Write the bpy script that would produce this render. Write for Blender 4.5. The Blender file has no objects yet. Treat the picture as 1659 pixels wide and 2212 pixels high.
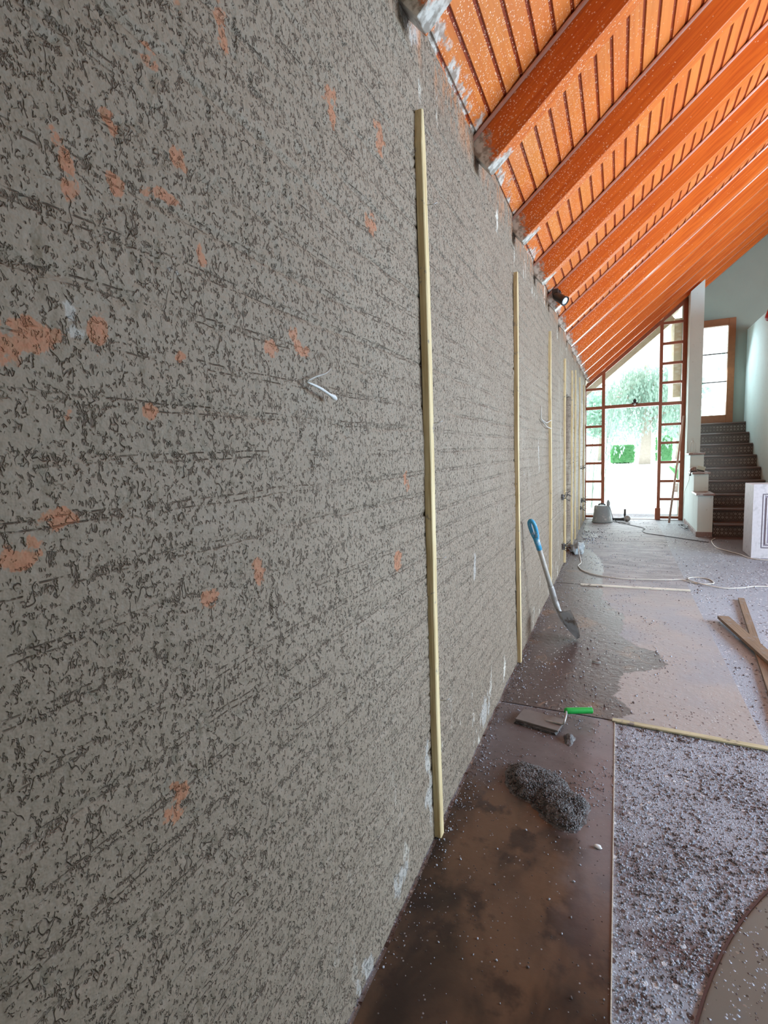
import bpy, bmesh, math, random
import numpy as np
from mathutils import Vector, Matrix, noise as mnoise
R_ = math.radians
scn = bpy.context.scene
COL = scn.collection
random.seed(7); rng = np.random.default_rng(11)

# ------------------------------------------------------------------ camera
cam_d = bpy.data.cameras.new('camera'); cam = bpy.data.objects.new('camera', cam_d); COL.objects.link(cam)
cam_d.sensor_fit = 'HORIZONTAL'; cam_d.sensor_width = 36.0; cam_d.lens = 1085.0/1659.0*36.0
cam_d.clip_start = 0.02; cam_d.clip_end = 400
AX = Vector((0.9067, 0.4201, -0.0387)); AY = Vector((0.0118, -0.1169, -0.9931)); AZ = Vector((-0.4217, 0.8999, -0.1110))
m = Matrix(((AX.x, -AY.x, -AZ.x, 0), (AX.y, -AY.y, -AZ.y, 0), (AX.z, -AY.z, -AZ.z, 1.35), (0, 0, 0, 1)))
cam.matrix_world = m
scn.camera = cam

# ------------------------------------------------------------------ colour management, world, lights
scn.view_settings.view_transform = 'Standard'; scn.view_settings.look = 'None'
scn.view_settings.gamma = 1.0; scn.view_settings.use_curve_mapping = False
scn.view_settings.exposure = 0.0
W = bpy.data.worlds.new('world'); scn.world = W; W.use_nodes = True
bg = W.node_tree.nodes['Background']; bg.inputs[0].default_value = (0.90, 0.97, 1.0, 1); bg.inputs[1].default_value = 4.2

def area(name, loc, target, sx, sy, power, color):
    d = bpy.data.lights.new(name, 'AREA'); d.shape = 'RECTANGLE'; d.size = sx; d.size_y = sy; d.energy = power; d.color = color
    o = bpy.data.objects.new(name, d); COL.objects.link(o); o.location = loc
    o.rotation_euler = (Vector(target)-Vector(loc)).to_track_quat('-Z', 'Y').to_euler(); return o
# daylight entering through the tall windows of the right-hand wall and through an assumed, unseen rear window
area('daylight_right', (5.7, 3.7, 2.3), (0.2, 2.9, 0.2), 4.4, 1.8, 540, (0.48, 0.74, 1.0))
area('ceiling_warm_fill', (5.85, 3.6, 1.6), (-0.5, 3.4, 2.4), 3.4, 1.2, 105, (1.0, 0.91, 0.78))  # warm fill added to brighten the ceiling, not a window of its own
area('daylight_front', (0.30, 10.75, 1.4), (0.30, 0, 1.1), 1.5, 2.4, 60, (0.80, 0.94, 1.0))
area('daylight_rear', (3.9, -2.45, 2.0), (2.0, 8.0, 1.9), 3.0, 2.4, 150, (0.86, 0.97, 0.96))
area('daylight_stairs', (1.57, 11.03, 2.7), (1.75, 9.5, 1.6), 0.38, 1.4, 14, (0.72, 0.90, 1.0))

# ------------------------------------------------------------------ helpers
def bmobj(name, bm, mat, parent=None, smooth=False):
    me = bpy.data.meshes.new(name); bm.normal_update(); bm.to_mesh(me); bm.free()
    if smooth:
        for p in me.polygons: p.use_smooth = True
    o = bpy.data.objects.new(name, me); COL.objects.link(o)
    if mat:
        for mt in (mat if isinstance(mat, (list, tuple)) else [mat]): me.materials.append(mt)
    if parent: o.parent = parent
    return o
def empty(name, loc=(0, 0, 0), rot=(0, 0, 0)):
    o = bpy.data.objects.new(name, None); COL.objects.link(o); o.location = loc; o.rotation_euler = rot; return o
def tag(o, label, cat, group=None, kind=None):
    o['label'] = label; o['category'] = cat
    if group: o['group'] = group
    if kind: o['kind'] = kind
    return o
def struct(o, label=None):
    o['kind'] = 'structure'
    if label: o['label'] = label
    return o
def box(bm, x0, x1, y0, y1, z0, z1, bev=0.0, mi=0):
    vs = [bm.verts.new((x, y, z)) for x in (x0, x1) for y in (y0, y1) for z in (z0, z1)]
    fs = [(0, 1, 3, 2), (4, 6, 7, 5), (0, 4, 5, 1), (2, 3, 7, 6), (0, 2, 6, 4), (1, 5, 7, 3)]
    faces = [bm.faces.new([vs[i] for i in f]) for f in fs]
    for f in faces: f.material_index = mi
    if bev > 0:
        bmesh.ops.bevel(bm, geom=list({e for f in faces for e in f.edges}), offset=bev, segments=2, affect='EDGES', profile=0.5)
    return vs
def mbox(name, d, mat, parent=None, bev=0.0):
    bm = bmesh.new(); box(bm, *d, bev=bev); return bmobj(name, bm, mat, parent)
def prism(bm, poly, axis, a, b, mi=0):
    """extrude a 2D polygon along an axis between a and b"""
    def P(u, v, w): return {'x': (w, u, v), 'y': (u, w, v), 'z': (u, v, w)}[axis]
    A = [bm.verts.new(P(u, v, a)) for u, v in poly]; B = [bm.verts.new(P(u, v, b)) for u, v in poly]
    n = len(poly); fs = [bm.faces.new(A), bm.faces.new(B[::-1])]
    for i in range(n): fs.append(bm.faces.new((A[i], B[i], B[(i+1) % n], A[(i+1) % n])))
    for f in fs: f.material_index = mi
    bmesh.ops.recalc_face_normals(bm, faces=fs)
def spline(pts, n=8):
    out = []; P = [Vector(p) for p in pts]; P = [P[0]*2-P[1]]+P+[P[-1]*2-P[-2]]
    for i in range(1, len(P)-2):
        for k in range(n):
            t = k/n; a, b, c, d = P[i-1:i+3]
            out.append(0.5*((2*b)+(c-a)*t+(2*a-5*b+4*c-d)*t*t+(3*b-3*c+d-a)*t**3))
    out.append(P[-2]); return out
def tube(bm, pts, r, seg=8, mi=0):
    pts = [Vector(p) for p in pts]; rs = r if isinstance(r, (list, tuple)) else [r]*len(pts)
    rings = []; prev = None
    for i, p in enumerate(pts):
        d = (pts[min(i+1, len(pts)-1)]-pts[max(i-1, 0)]).normalized()
        up = Vector((0, 0, 1)) if abs(d.z) < 0.95 else Vector((1, 0, 0))
        if prev is None: s = d.cross(up).normalized()
        else: s = (prev-d*prev.dot(d)).normalized()
        prev = s; t = d.cross(s)
        rings.append([bm.verts.new(p+(s*math.cos(a)+t*math.sin(a))*rs[i]) for a in [2*math.pi*k/seg for k in range(seg)]])
    fs = []
    for i in range(len(rings)-1):
        for k in range(seg): fs.append(bm.faces.new((rings[i][k], rings[i][(k+1) % seg], rings[i+1][(k+1) % seg], rings[i+1][k])))
    fs.append(bm.faces.new(rings[0][::-1])); fs.append(bm.faces.new(rings[-1]))
    for f in fs: f.material_index = mi; f.smooth = True
def lathe(bm, prof, c=(0, 0, 0), seg=24, mi=0, cap=True):
    rings = [[bm.verts.new((c[0]+r*math.cos(2*math.pi*k/seg), c[1]+r*math.sin(2*math.pi*k/seg), c[2]+z)) for k in range(seg)] for r, z in prof]
    fs = []
    for i in range(len(rings)-1):
        for k in range(seg): fs.append(bm.faces.new((rings[i][k], rings[i][(k+1) % seg], rings[i+1][(k+1) % seg], rings[i+1][k])))
    if cap: fs.append(bm.faces.new(rings[0][::-1])); fs.append(bm.faces.new(rings[-1]))
    for f in fs: f.material_index = mi; f.smooth = True
def vnoise(x, y, seed=0):
    """smooth 2D value noise in 0..1, vectorised"""
    xi = np.floor(x).astype(np.int64); yi = np.floor(y).astype(np.int64); fx = x-xi; fy = y-yi
    def h(a, b):
        v = (a*374761393+b*668265263+seed*2147483647) & 0xffffffff
        v = ((v ^ (v >> 13))*1274126177) & 0xffffffff
        return ((v ^ (v >> 16)) & 0xffff)/65535.0
    u = fx*fx*(3-2*fx); v = fy*fy*(3-2*fy)
    return (h(xi, yi)*(1-u)+h(xi+1, yi)*u)*(1-v)+(h(xi, yi+1)*(1-u)+h(xi+1, yi+1)*u)*v
def fbm(x, y, o=4, seed=0):
    s = 0; a = 0.5
    for i in range(o): s = s+a*vnoise(x, y, seed+i*17); x = x*2.03+5.1; y = y*2.03+1.7; a *= 0.5
    return s
def sstep(a, b, x): t = np.clip((x-a)/(b-a), 0, 1); return t*t*(3-2*t)
def grid_obj(name, V, nu, nv, mat, smooth=True):
    me = bpy.data.meshes.new(name); me.vertices.add(len(V)); me.vertices.foreach_set('co', V.astype(np.float32).ravel())
    i = np.arange((nu-1)*(nv-1)); u = i//(nv-1); v = i % (nv-1); a = u*nv+v
    q = np.stack([a, a+nv, a+nv+1, a+1], 1).astype(np.int32)
    me.loops.add(q.size); me.loops.foreach_set('vertex_index', q.ravel())
    me.polygons.add(len(q)); me.polygons.foreach_set('loop_start', (np.arange(len(q))*4).astype(np.int32)); me.polygons.foreach_set('loop_total', np.full(len(q), 4, np.int32))
    me.polygons.foreach_set('use_smooth', np.full(len(q), smooth)); me.update(calc_edges=True)
    o = bpy.data.objects.new(name, me); COL.objects.link(o); me.materials.append(mat); return o

# ------------------------------------------------------------------ materials
class N:
    def __init__(s, name):
        s.m = bpy.data.materials.new(name); s.m.use_nodes = True; s.t = s.m.node_tree; s.b = s.t.nodes['Principled BSDF']; s._c = {}
        s.tc = s.t.nodes.new('ShaderNodeTexCoord').outputs['Object']
    def new(s, t, **k):
        n = s.t.nodes.new('ShaderNode'+t)
        for a, b in k.items(): setattr(n, a, b)
        return n
    def set(s, inp, v):
        if hasattr(v, 'is_linked') or isinstance(v, bpy.types.NodeSocket): s.t.links.new(v, inp)
        else:
            if isinstance(v, (tuple, list)) and len(v) == 3 and inp.type == 'RGBA': v = (*v, 1)
            inp.default_value = v
    def math(s, op, a, b=0.0, c=0.0, clamp=False):
        n = s.new('Math', operation=op, use_clamp=clamp); s.set(n.inputs[0], a); s.set(n.inputs[1], b); s.set(n.inputs[2], c); return n.outputs[0]
    def mix(s, f, a, b, mode='MIX'):
        n = s.new('Mix', data_type='RGBA', blend_type=mode, clamp_factor=True); s.set(n.inputs[0], f); s.set(n.inputs[6], a); s.set(n.inputs[7], b); return n.outputs[2]
    def noise(s, scale, detail=3, rough=0.55, dist=0.0, vec=None, out=0):
        n = s.new('TexNoise'); s.set(n.inputs['Vector'], vec or s.tc); n.inputs['Scale'].default_value = scale; n.inputs['Detail'].default_value = detail
        n.inputs['Roughness'].default_value = rough; n.inputs['Distortion'].default_value = dist; return n.outputs[out]
    def vor(s, scale, vec=None, feature='F1', rand=1.0, out='Distance'):
        n = s.new('TexVoronoi', feature=feature); s.set(n.inputs['Vector'], vec or s.tc); n.inputs['Scale'].default_value = scale; n.inputs['Randomness'].default_value = rand
        return n.outputs[out]
    def map(s, scale=(1, 1, 1), loc=(0, 0, 0), rot=(0, 0, 0), vec=None):
        n = s.new('Mapping'); s.set(n.inputs[0], vec or s.tc); n.inputs['Scale'].default_value = scale; n.inputs['Location'].default_value = loc; n.inputs['Rotation'].default_value = rot; return n.outputs[0]
    def ss(s, x, a, b, lo=0.0, hi=1.0):
        n = s.new('MapRange', interpolation_type='SMOOTHSTEP', clamp=True); s.set(n.inputs[0], x); s.set(n.inputs[1], a); s.set(n.inputs[2], b); s.set(n.inputs[3], lo); s.set(n.inputs[4], hi); return n.outputs[0]
    def sep(s, v=None):
        n = s.new('SeparateXYZ'); s.set(n.inputs[0], v or s.tc); return n.outputs
    def ramp(s, f, stops):
        n = s.new('ValToRGB'); cr = n.color_ramp
        while len(cr.elements) < len(stops): cr.elements.new(0.5)
        for e, (p, c) in zip(cr.elements, stops): e.position = p; e.color = (*c, 1) if len(c) == 3 else c
        s.set(n.inputs[0], f); return n.outputs[0]
    def bump(s, h, strength=0.5, dist=0.01, prev=None):
        n = s.new('Bump'); n.inputs['Strength'].default_value = strength; n.inputs['Distance'].default_value = dist; s.set(n.inputs['Height'], h)
        if prev: s.set(n.inputs['Normal'], prev)
        return n.outputs[0]
    def done(s, col, rough=0.6, normal=None, spec=0.5, metal=0.0, coat=0.0):
        s.set(s.b.inputs['Base Color'], col); s.set(s.b.inputs['Roughness'], rough); s.set(s.b.inputs['Specular IOR Level'], spec)
        s.set(s.b.inputs['Metallic'], metal); s.set(s.b.inputs['Coat Weight'], coat)
        if coat: s.b.inputs['Coat Roughness'].default_value = 0.12
        if normal: s.set(s.b.inputs['Normal'], normal)
        return s.m
def simple(name, col, rough=0.6, metal=0.0, var=0.12, scale=25, bump=0.1, dirt=None, spec=0.5):
    n = N(name); f = n.noise(scale, 4)
    c = n.mix(n.math('MULTIPLY', f, var*2), col, tuple(v*0.45 for v in col))
    if dirt: c = n.mix(n.ss(n.noise(scale*0.5, 5, 0.7), 0.52, 0.66), c, dirt)
    return n.done(c, rough, n.bump(f, bump, 0.004), spec, metal)

def mat_plaster():
    n = N('scratch_plaster'); x, y, z = n.sep()[:3]
    warp = n.noise(3.0, 2)
    base = n.mix(n.noise(2.2, 4), (0.232, 0.184, 0.136), (0.297, 0.243, 0.185))
    base = n.mix(n.ss(n.noise(150, 2), 0.5, 0.75, 0, 0.30), base, (0.33, 0.30, 0.26))
    # drag pits: short contour segments of noise
    warpv = n.new('VectorMath', operation='ADD'); nz = n.noise(9, 2, out=1); sc_ = n.new('VectorMath', operation='SCALE'); n.set(sc_.inputs[0], nz); sc_.inputs['Scale'].default_value = 0.02
    n.set(warpv.inputs[0], n.tc); n.set(warpv.inputs[1], sc_.outputs[0]); wv = warpv.outputs[0]
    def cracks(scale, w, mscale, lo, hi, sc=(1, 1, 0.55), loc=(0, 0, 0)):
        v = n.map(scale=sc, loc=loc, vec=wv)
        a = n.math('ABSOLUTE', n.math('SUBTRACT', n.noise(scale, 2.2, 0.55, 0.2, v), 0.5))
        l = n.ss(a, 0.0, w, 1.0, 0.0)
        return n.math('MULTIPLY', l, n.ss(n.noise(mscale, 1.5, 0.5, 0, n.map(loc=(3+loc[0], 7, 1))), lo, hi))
    # brick courses: joint every 68 mm, pits gather along them
    zz = n.math('ADD', z, n.math('MULTIPLY', n.math('SUBTRACT', n.noise(7, 3), 0.5), 0.014))
    fr = n.math('ABSOLUTE', n.math('SUBTRACT', n.math('FRACT', n.math('DIVIDE', n.math('ADD', zz, 0.010), 0.0685)), 0.5))
    jband = n.math('MULTIPLY', n.ss(fr, 0.34, 0.44), n.ss(n.noise(3.5, 3), 0.40, 0.58))
    gather = n.math('ADD', 0.0, n.math('MULTIPLY', jband, 0.07))
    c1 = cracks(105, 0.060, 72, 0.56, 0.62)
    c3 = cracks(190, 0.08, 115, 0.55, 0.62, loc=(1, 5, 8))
    c2 = n.math('MULTIPLY', cracks(34, 0.018, 24, 0.585, 0.64, (1, 1, .6), (9, 2, 4)), 0.9)
    c4 = n.math('MULTIPLY', cracks(95, 0.08, 66, 0.49, 0.58, (1, 1, 0.8), (4, 4, 4)), n.math('MULTIPLY', jband, 0.9))
    jline = n.ss(n.math('ABSOLUTE', n.math('SUBTRACT', fr, 0.425)), 0.0, 0.022, 1, 0)
    jl = n.math('MULTIPLY', n.math('MULTIPLY', jline, n.ss(n.noise(6, 4, 0.6), 0.43, 0.54)), n.ss(n.noise(90, 2), 0.42, 0.58, 0.0, 0.85))
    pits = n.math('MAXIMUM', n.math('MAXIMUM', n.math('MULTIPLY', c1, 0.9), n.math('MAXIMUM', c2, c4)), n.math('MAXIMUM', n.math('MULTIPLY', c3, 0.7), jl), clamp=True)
    # smears with vertical comb lines above 2.4 m and white filler smears near the rafters
    comb = n.ss(n.noise(38, 2, 0.5, 0, n.map(scale=(1, 1, 0.05))), 0.42, 0.60)
    top = n.ss(z, 2.38, 2.50)
    fars = n.ss(y, 1.2, 1.6)
    col = n.mix(n.math('MULTIPLY', pits, 0.78), base, (0.058, 0.034, 0.022))  # pits painted dark for their inner shade, with reddish brick showing through
    # bricks laid bare
    def attr(nm): q = n.new('Attribute'); q.attribute_name = nm; return q.outputs['Fac']
    fine = n.math('MULTIPLY', n.math('SUBTRACT', n.noise(160, 3, 0.6), 0.5), 0.5)
    br = n.ss(n.math('ADD', attr('bare'), fine), 0.40, 0.50)
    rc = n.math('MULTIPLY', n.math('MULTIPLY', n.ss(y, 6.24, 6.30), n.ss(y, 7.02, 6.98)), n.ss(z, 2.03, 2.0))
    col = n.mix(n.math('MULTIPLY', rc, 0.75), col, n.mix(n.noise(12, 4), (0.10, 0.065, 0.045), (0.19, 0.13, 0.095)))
    fl = n.ss(n.math('ADD', attr('filler'), fine), 0.42, 0.56)
    col = n.mix(br, col, n.mix(n.noise(120, 2), (0.42, 0.15, 0.08), (0.36, 0.22, 0.13)))
    col = n.mix(n.math('MULTIPLY', fl, 0.7), col, (0.48, 0.46, 0.43))
    wh = n.ss(n.noise(9, 5, 0.65, 0.2, n.map(scale=(1, 1, 0.35), loc=(4, 1, 7))), 0.60, 0.66)
    whm = n.math('MULTIPLY', wh, n.math('MAXIMUM', n.math('MULTIPLY', n.ss(z, 2.40, 2.55), 1.0), n.math('MULTIPLY', n.ss(z, 0.55, 0.12), n.ss(y, 1.0, 1.8, 0.25, 0.8))))
    col = n.mix(whm, col, (0.72, 0.68, 0.60))
    # far stretch: paler dried filler along the older coat
    pale = n.math('MULTIPLY', n.ss(y, 5.0, 6.2), n.ss(n.noise(6, 4, 0.6, 0, n.map(scale=(1, 2.2, 0.35))), 0.50, 0.62))
    col = n.mix(n.math('MULTIPLY', pale, 0.32), col, (0.50, 0.47, 0.38))
    orange = n.math('MULTIPLY', n.math('MULTIPLY', n.ss(z, 2.50, 2.66), n.ss(n.noise(12, 5, 0.7, 0, n.map(scale=(1, 1, 0.4))), 0.47, 0.60)), n.ss(y, 1.2, 1.5))
    col = n.mix(n.math('MULTIPLY', orange, 0.55), col, (0.55, 0.20, 0.06))
    h = n.math('SUBTRACT', n.math('MULTIPLY', n.noise(48, 3, 0.6), 0.55), n.math('MULTIPLY', pits, 0.45))
    h = n.math('SUBTRACT', h, n.math('MULTIPLY', n.math('MULTIPLY', comb, top), 0.5))
    nm = n.bump(h, 0.9, 0.010)
    return n.done(col, n.math('ADD', 0.50, n.math('MULTIPLY', n.noise(4, 2), 0.3)), nm, 0.35)

def wood_core(n, dark, light, red, stretch=(1.2, 26, 26)):
    g = n.noise(2.2, 5, 0.6, 0.6, n.map(scale=stretch))
    g2 = n.noise(7.0, 3, 0.5, 0.2, n.map(scale=(stretch[0]*0.6, stretch[1]*1.6, stretch[2]*1.6)))
    c = n.mix(n.ss(g, 0.30, 0.72), dark, light)
    c = n.mix(n.ss(g2, 0.45, 0.75, 0, 0.45), c, red)
    return c, g
def splatter(n, c, along, reach=0.9):
    """fine pale mortar spatter, densest close to the plastered wall"""
    vm = n.map(scale=(0.7, 1, 1)); a = n.vor(165, vm); cel = n.vor(165, vm, out='Color'); rr = n.sep(cel); r = rr[0]
    dens = n.ss(along, 0.0, reach, 0.72, 0.0)
    dens = n.math('ADD', dens, n.ss(n.noise(5, 3), 0.45, 0.75, 0.0, 0.035))
    dot = n.math('MULTIPLY', n.math('LESS_THAN', a, n.math('ADD', 0.12, n.math('MULTIPLY', rr[1], 0.28))), n.math('LESS_THAN', r, dens))
    c = n.mix(n.math('MULTIPLY', dot, 0.85), c, (0.92, 0.66, 0.50))
    sm = n.ss(n.math('ADD', n.noise(9, 5, 0.7), n.ss(along, 0.0, 0.14, 0.22, 0.0)), 0.66, 0.76)
    c = n.mix(n.math('MULTIPLY', sm, n.ss(along, 0.0, 0.22, 1, 0)), c, n.mix(n.ss(n.noise(30, 3), 0.4, 0.6), (0.30, 0.26, 0.22), (0.66, 0.63, 0.58)))
    return c
def mat_rafter():
    n = N('varnished_rafter_wood'); x, y, z = n.sep()[:3]
    c, g = wood_core(n, (0.56, 0.110, 0.013), (0.76, 0.195, 0.024), (0.64, 0.100, 0.012))
    c = splatter(n, c, x, 1.25)
    return n.done(c, 0.42, n.bump(g, 0.12, 0.003), 0.4, 0, 0.15)
def mat_boards():
    n = N('varnished_ceiling_boards'); x, y, z = n.sep()[:3]
    idx = n.math('FLOOR', n.math('DIVIDE', x, BW))
    wn = n.new('TexWhiteNoise', noise_dimensions='2D'); cx = n.new('CombineXYZ'); n.set(cx.inputs[0], idx); n.set(cx.inputs[1], n.math('FLOOR', n.math('DIVIDE', n.math('ADD', y, n.math('MULTIPLY', idx, 0.37)), 1.66)))
    n.set(wn.inputs['Vector'], cx.outputs[0]); rv = wn.outputs['Value']
    c, g = wood_core(n, (0.54, 0.135, 0.026), (0.70, 0.225, 0.048), (0.60, 0.115, 0.022), (26, 1.2, 26))
    c = n.mix(n.math('MULTIPLY', rv, 0.5), c, (0.74, 0.28, 0.065))
    wn2 = n.math('FRACT', n.math('MULTIPLY', rv, 7.13))
    c = n.mix(n.math('MULTIPLY', wn2, 0.40), c, (0.62, 0.12, 0.025))
    fx = n.math('FRACT', n.math('DIVIDE', x, BW))
    gro = n.math('LESS_THAN', fx, 0.15)
    c = n.mix(gro, c, (0.26, 0.035, 0.006))
    c = splatter(n, c, x, 1.25)
    return n.done(c, 0.34, n.bump(g, 0.12, 0.003), 0.5, 0, 0.25)
def mat_lath():
    n = N('raw_pine_lath')
    g = n.noise(5, 4, 0.6, 0.4, n.map(scale=(26, 26, 0.8)))
    c = n.mix(n.ss(g, 0.35, 0.7), (0.72, 0.60, 0.36), (0.50, 0.37, 0.18))
    c = n.mix(n.ss(n.noise(14, 5, 0.7), 0.60, 0.68), c, (0.25, 0.22, 0.19))
    return n.done(c, 0.7, n.bump(g, 0.3, 0.003))
def mat_strip(horizontal_axis='x', col=(0.62, 0.56, 0.40), dk=(0.40, 0.33, 0.20), name='pine_strip'):
    n = N(name); sc = (0.8, 26, 26) if horizontal_axis == 'x' else (26, 0.8, 26)
    g = n.noise(5, 4, 0.6, 0.4, n.map(scale=sc)); c = n.mix(n.ss(g, 0.35, 0.7), col, dk)
    c = n.mix(n.ss(n.noise(18, 5, 0.7), 0.55, 0.66), c, (0.22, 0.19, 0.17))
    return n.done(c, 0.65, n.bump(g, 0.3, 0.003))
def crumbs_layer(n, c, dens_lo, dens_hi, scale=70, dark=(0.10, 0.065, 0.06), light=(0.62, 0.63, 0.66)):
    d = n.vor(scale); r = n.sep(n.vor(scale, out='Color'))
    patch = n.noise(2.0, 4, 0.6)
    thr = n.ss(patch, 0.35, 0.68, dens_lo, dens_hi)
    dot = n.math('MULTIPLY', n.ss(d, 0.30, 0.42, 1, 0), n.math('LESS_THAN', r[0], thr))
    c = n.mix(dot, c, n.mix(n.ss(r[1], 0.35, 0.65), dark, light)); return c, dot
def mat_floor():
    """dusty original floor under a layer of mortar crumbs, with a clean brown patch at the stair foot"""
    n = N('dusty_tile_floor'); x, y, z = n.sep()[:3]
    c = n.mix(n.noise(3, 4), (0.28, 0.31, 0.36), (0.42, 0.45, 0.52))
    c = n.mix(n.ss(y, 4.4, 6.8), c, n.mix(n.noise(4, 5, 0.65), (0.15, 0.155, 0.175), (0.30, 0.31, 0.345)))  # weaker light towards the far end painted into the floor colour
    near = n.ss(y, 3.4, 2.0)
    red = n.math('MULTIPLY', n.ss(n.noise(3.3, 4, 0.6, 0, n.map(loc=(2, 2, 0))), 0.45, 0.62), n.ss(y, 2.0, 1.3))
    red = n.math('MAXIMUM', red, n.math('MULTIPLY', n.ss(x, 0.10, 0.0), n.ss(n.noise(9, 3), 0.4, 0.7)))
    c = n.mix(n.math('MULTIPLY', red, 0.85), c, (0.13, 0.070, 0.060))
    d = n.vor(135); r = n.sep(n.vor(135, out='Color'))
    dot = n.ss(d, 0.22, 0.50, 1, 0)
    dd = n.math('MULTIPLY', n.ss(r[0], 0.25, 0.5), near)
    c = n.mix(n.math('MULTIPLY', dot, n.math('ADD', 0.35, n.math('MULTIPLY', dd, 0.5))), c, n.mix(n.ss(r[1], 0.3, 0.62), (0.10, 0.08, 0.085), (0.66, 0.72, 0.84)))
    c2, dot2 = crumbs_layer(n, c, 0.1, 0.55, 42)
    c = c2
    px = n.math('MULTIPLY', n.ss(x, 1.14, 1.24), n.ss(y, 6.95, 7.3)); px = n.math('MULTIPLY', px, n.ss(n.math('ADD', y, n.math('MULTIPLY', n.noise(4, 3), 0.5)), 8.9, 8.7))
    c = n.mix(n.math('MULTIPLY', px, 0.9), c, (0.10, 0.055, 0.045))
    h = n.math('ADD', n.math('MULTIPLY', dot, 0.6), n.math('MULTIPLY', dot2, 0.6))
    return n.done(c, 0.58, n.bump(h, 0.7, 0.006), 0.4)
def mat_board_b():
    """hardboard dust sheet with a wet stain along the wall"""
    n = N('stained_hardboard'); x, y, z = n.sep()[:3]
    c = n.mix(n.noise(2.2, 5, 0.6), (0.335, 0.305, 0.285), (0.45, 0.425, 0.41))
    c = n.mix(n.ss(n.noise(1.3, 3, 0.5, 0, n.map(loc=(1, 1, 5))), 0.45, 0.62, 0, 0.7), c, (0.31, 0.33, 0.37))
    c = n.mix(n.ss(y, 4.4, 6.4), c, n.mix(n.ss(n.noise(5, 6, 0.7, 0.4, n.map(scale=(0.7, 1.6, 1))), 0.38, 0.62), (0.17, 0.165, 0.175), (0.31, 0.30, 0.31)))  # dusty grey streaks, darkened to stand in for weaker light further back
    yy = n.math('DIVIDE', n.math('SUBTRACT', y, 2.6), 8.0, clamp=True)
    # the stain's edge as x over y
    st = [(2.60, -0.02), (2.70, 0.09), (2.85, 0.00), (3.20, 0.045), (3.30, 0.22), (3.40, 0.285), (3.60, 0.245), (3.68, 0.12), (3.84, 0.03), (4.10, 0.055), (4.35, 0.06), (4.60, -0.06), (4.84, -0.12), (5.25, -0.12), (5.75, -0.13), (6.3, -0.15), (6.8, -0.24), (7.3, -0.40), (7.8, -0.32), (8.3, -0.25), (8.8, -0.40), (9.6, -0.5)]
    a = n.ramp(yy, [((p-2.6)/8.0, (q+0.6,)*3) for p, q in st])
    edge = n.math('SUBTRACT', n.sep(a)[0], 0.6)
    xx = n.math('ADD', x, n.math('MULTIPLY', n.math('SUBTRACT', n.noise(11, 5, 0.65), 0.5), 0.13))
    wet = n.ss(n.math('SUBTRACT', xx, edge), 0.008, -0.008)
    wet = n.math('MULTIPLY', wet, n.ss(n.noise(5, 5, 0.65), 0.25, 0.36, 0.6, 1.0))
    wc = n.mix(n.noise(3.5, 5, 0.6), (0.055, 0.038, 0.034), (0.115, 0.085, 0.078))
    wc = n.mix(n.math('MULTIPLY', n.ss(n.noise(3.0, 3, 0.5, 0, n.map(loc=(7, 3, 5))), 0.56, 0.68), 0.7), wc, (0.17, 0.09, 0.045))
    sc = n.math('ABSOLUTE', n.math('SUBTRACT', n.noise(5, 1, 0.5, 0.4, n.map(scale=(1, .5, 1), rot=(0, 0, .7))), 0.5))
    wc = n.mix(n.math('MULTIPLY', n.ss(sc, 0.004, 0.0), n.ss(n.noise(4, 2), 0.5, 0.6, 0, 0.6)), wc, (0.35, 0.22, 0.14))
    c = n.mix(wet, c, wc)
    c, dot = crumbs_layer(n, c, 0.02, 0.22, 75, (0.13, 0.095, 0.09), (0.50, 0.48, 0.47))
    rough = n.mix(wet, (0.66,)*3, (0.44,)*3)
    return n.done(c, rough, n.bump(n.math('ADD', dot, n.math('MULTIPLY', n.noise(22, 5, 0.7), 1.2)), 0.5, 0.008), 0.5)
def mat_board_a():
    n = N('wet_muddy_hardboard'); x, y, z = n.sep()[:3]
    b = n.noise(2.6, 4, 0.55, 0.4, n.map(scale=(1.6, 0.8, 1)))
    c = n.mix(n.ss(b, 0.38, 0.60), (0.026, 0.016, 0.011), (0.115, 0.064, 0.036))
    c = n.mix(n.ss(n.noise(5, 5, 0.65), 0.50, 0.62, 0, 0.8), c, (0.022, 0.013, 0.010))
    mud = n.ss(n.math('ADD', y, n.math('MULTIPLY', n.noise(5, 4), 0.5)), 2.02, 2.35)
    c = n.mix(mud, c, n.mix(n.noise(6, 5, 0.6), (0.075, 0.055, 0.052), (0.17, 0.145, 0.145)))
    rt = n.math('MULTIPLY', n.ss(n.math('ADD', x, n.math('MULTIPLY', n.noise(7, 4), 0.16)), -0.10, 0.02), n.ss(y, 1.15, 1.75))
    c = n.mix(n.math('MULTIPLY', rt, 0.75), c, (0.24, 0.21, 0.22))
    c, dot = crumbs_layer(n, c, 0.0, 0.12, 150, (0.03, 0.02, 0.018), (0.25, 0.23, 0.23))
    return n.done(c, n.ss(n.noise(4, 4), 0.35, 0.65, 0.32, 0.55), n.bump(n.math('ADD', dot, n.noise(14, 4)), 0.4, 0.005), 0.4)
def mat_mortar():
    n = N('wet_mortar'); a = n.noise(45, 5, 0.65)
    c = n.mix(n.ss(a, 0.35, 0.65), (0.030, 0.024, 0.023), (0.16, 0.155, 0.16))
    return n.done(c, 0.45, n.bump(n.noise(110, 4), 0.9, 0.006))
def mat_crumb():
    n = N('mortar_crumb'); r = n.noise(9, 3, 0.6)
    c = n.mix(n.ss(n.noise(38, 1), 0.42, 0.52), (0.11, 0.085, 0.082), (0.46, 0.50, 0.58)); return n.done(c, 0.7)
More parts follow.
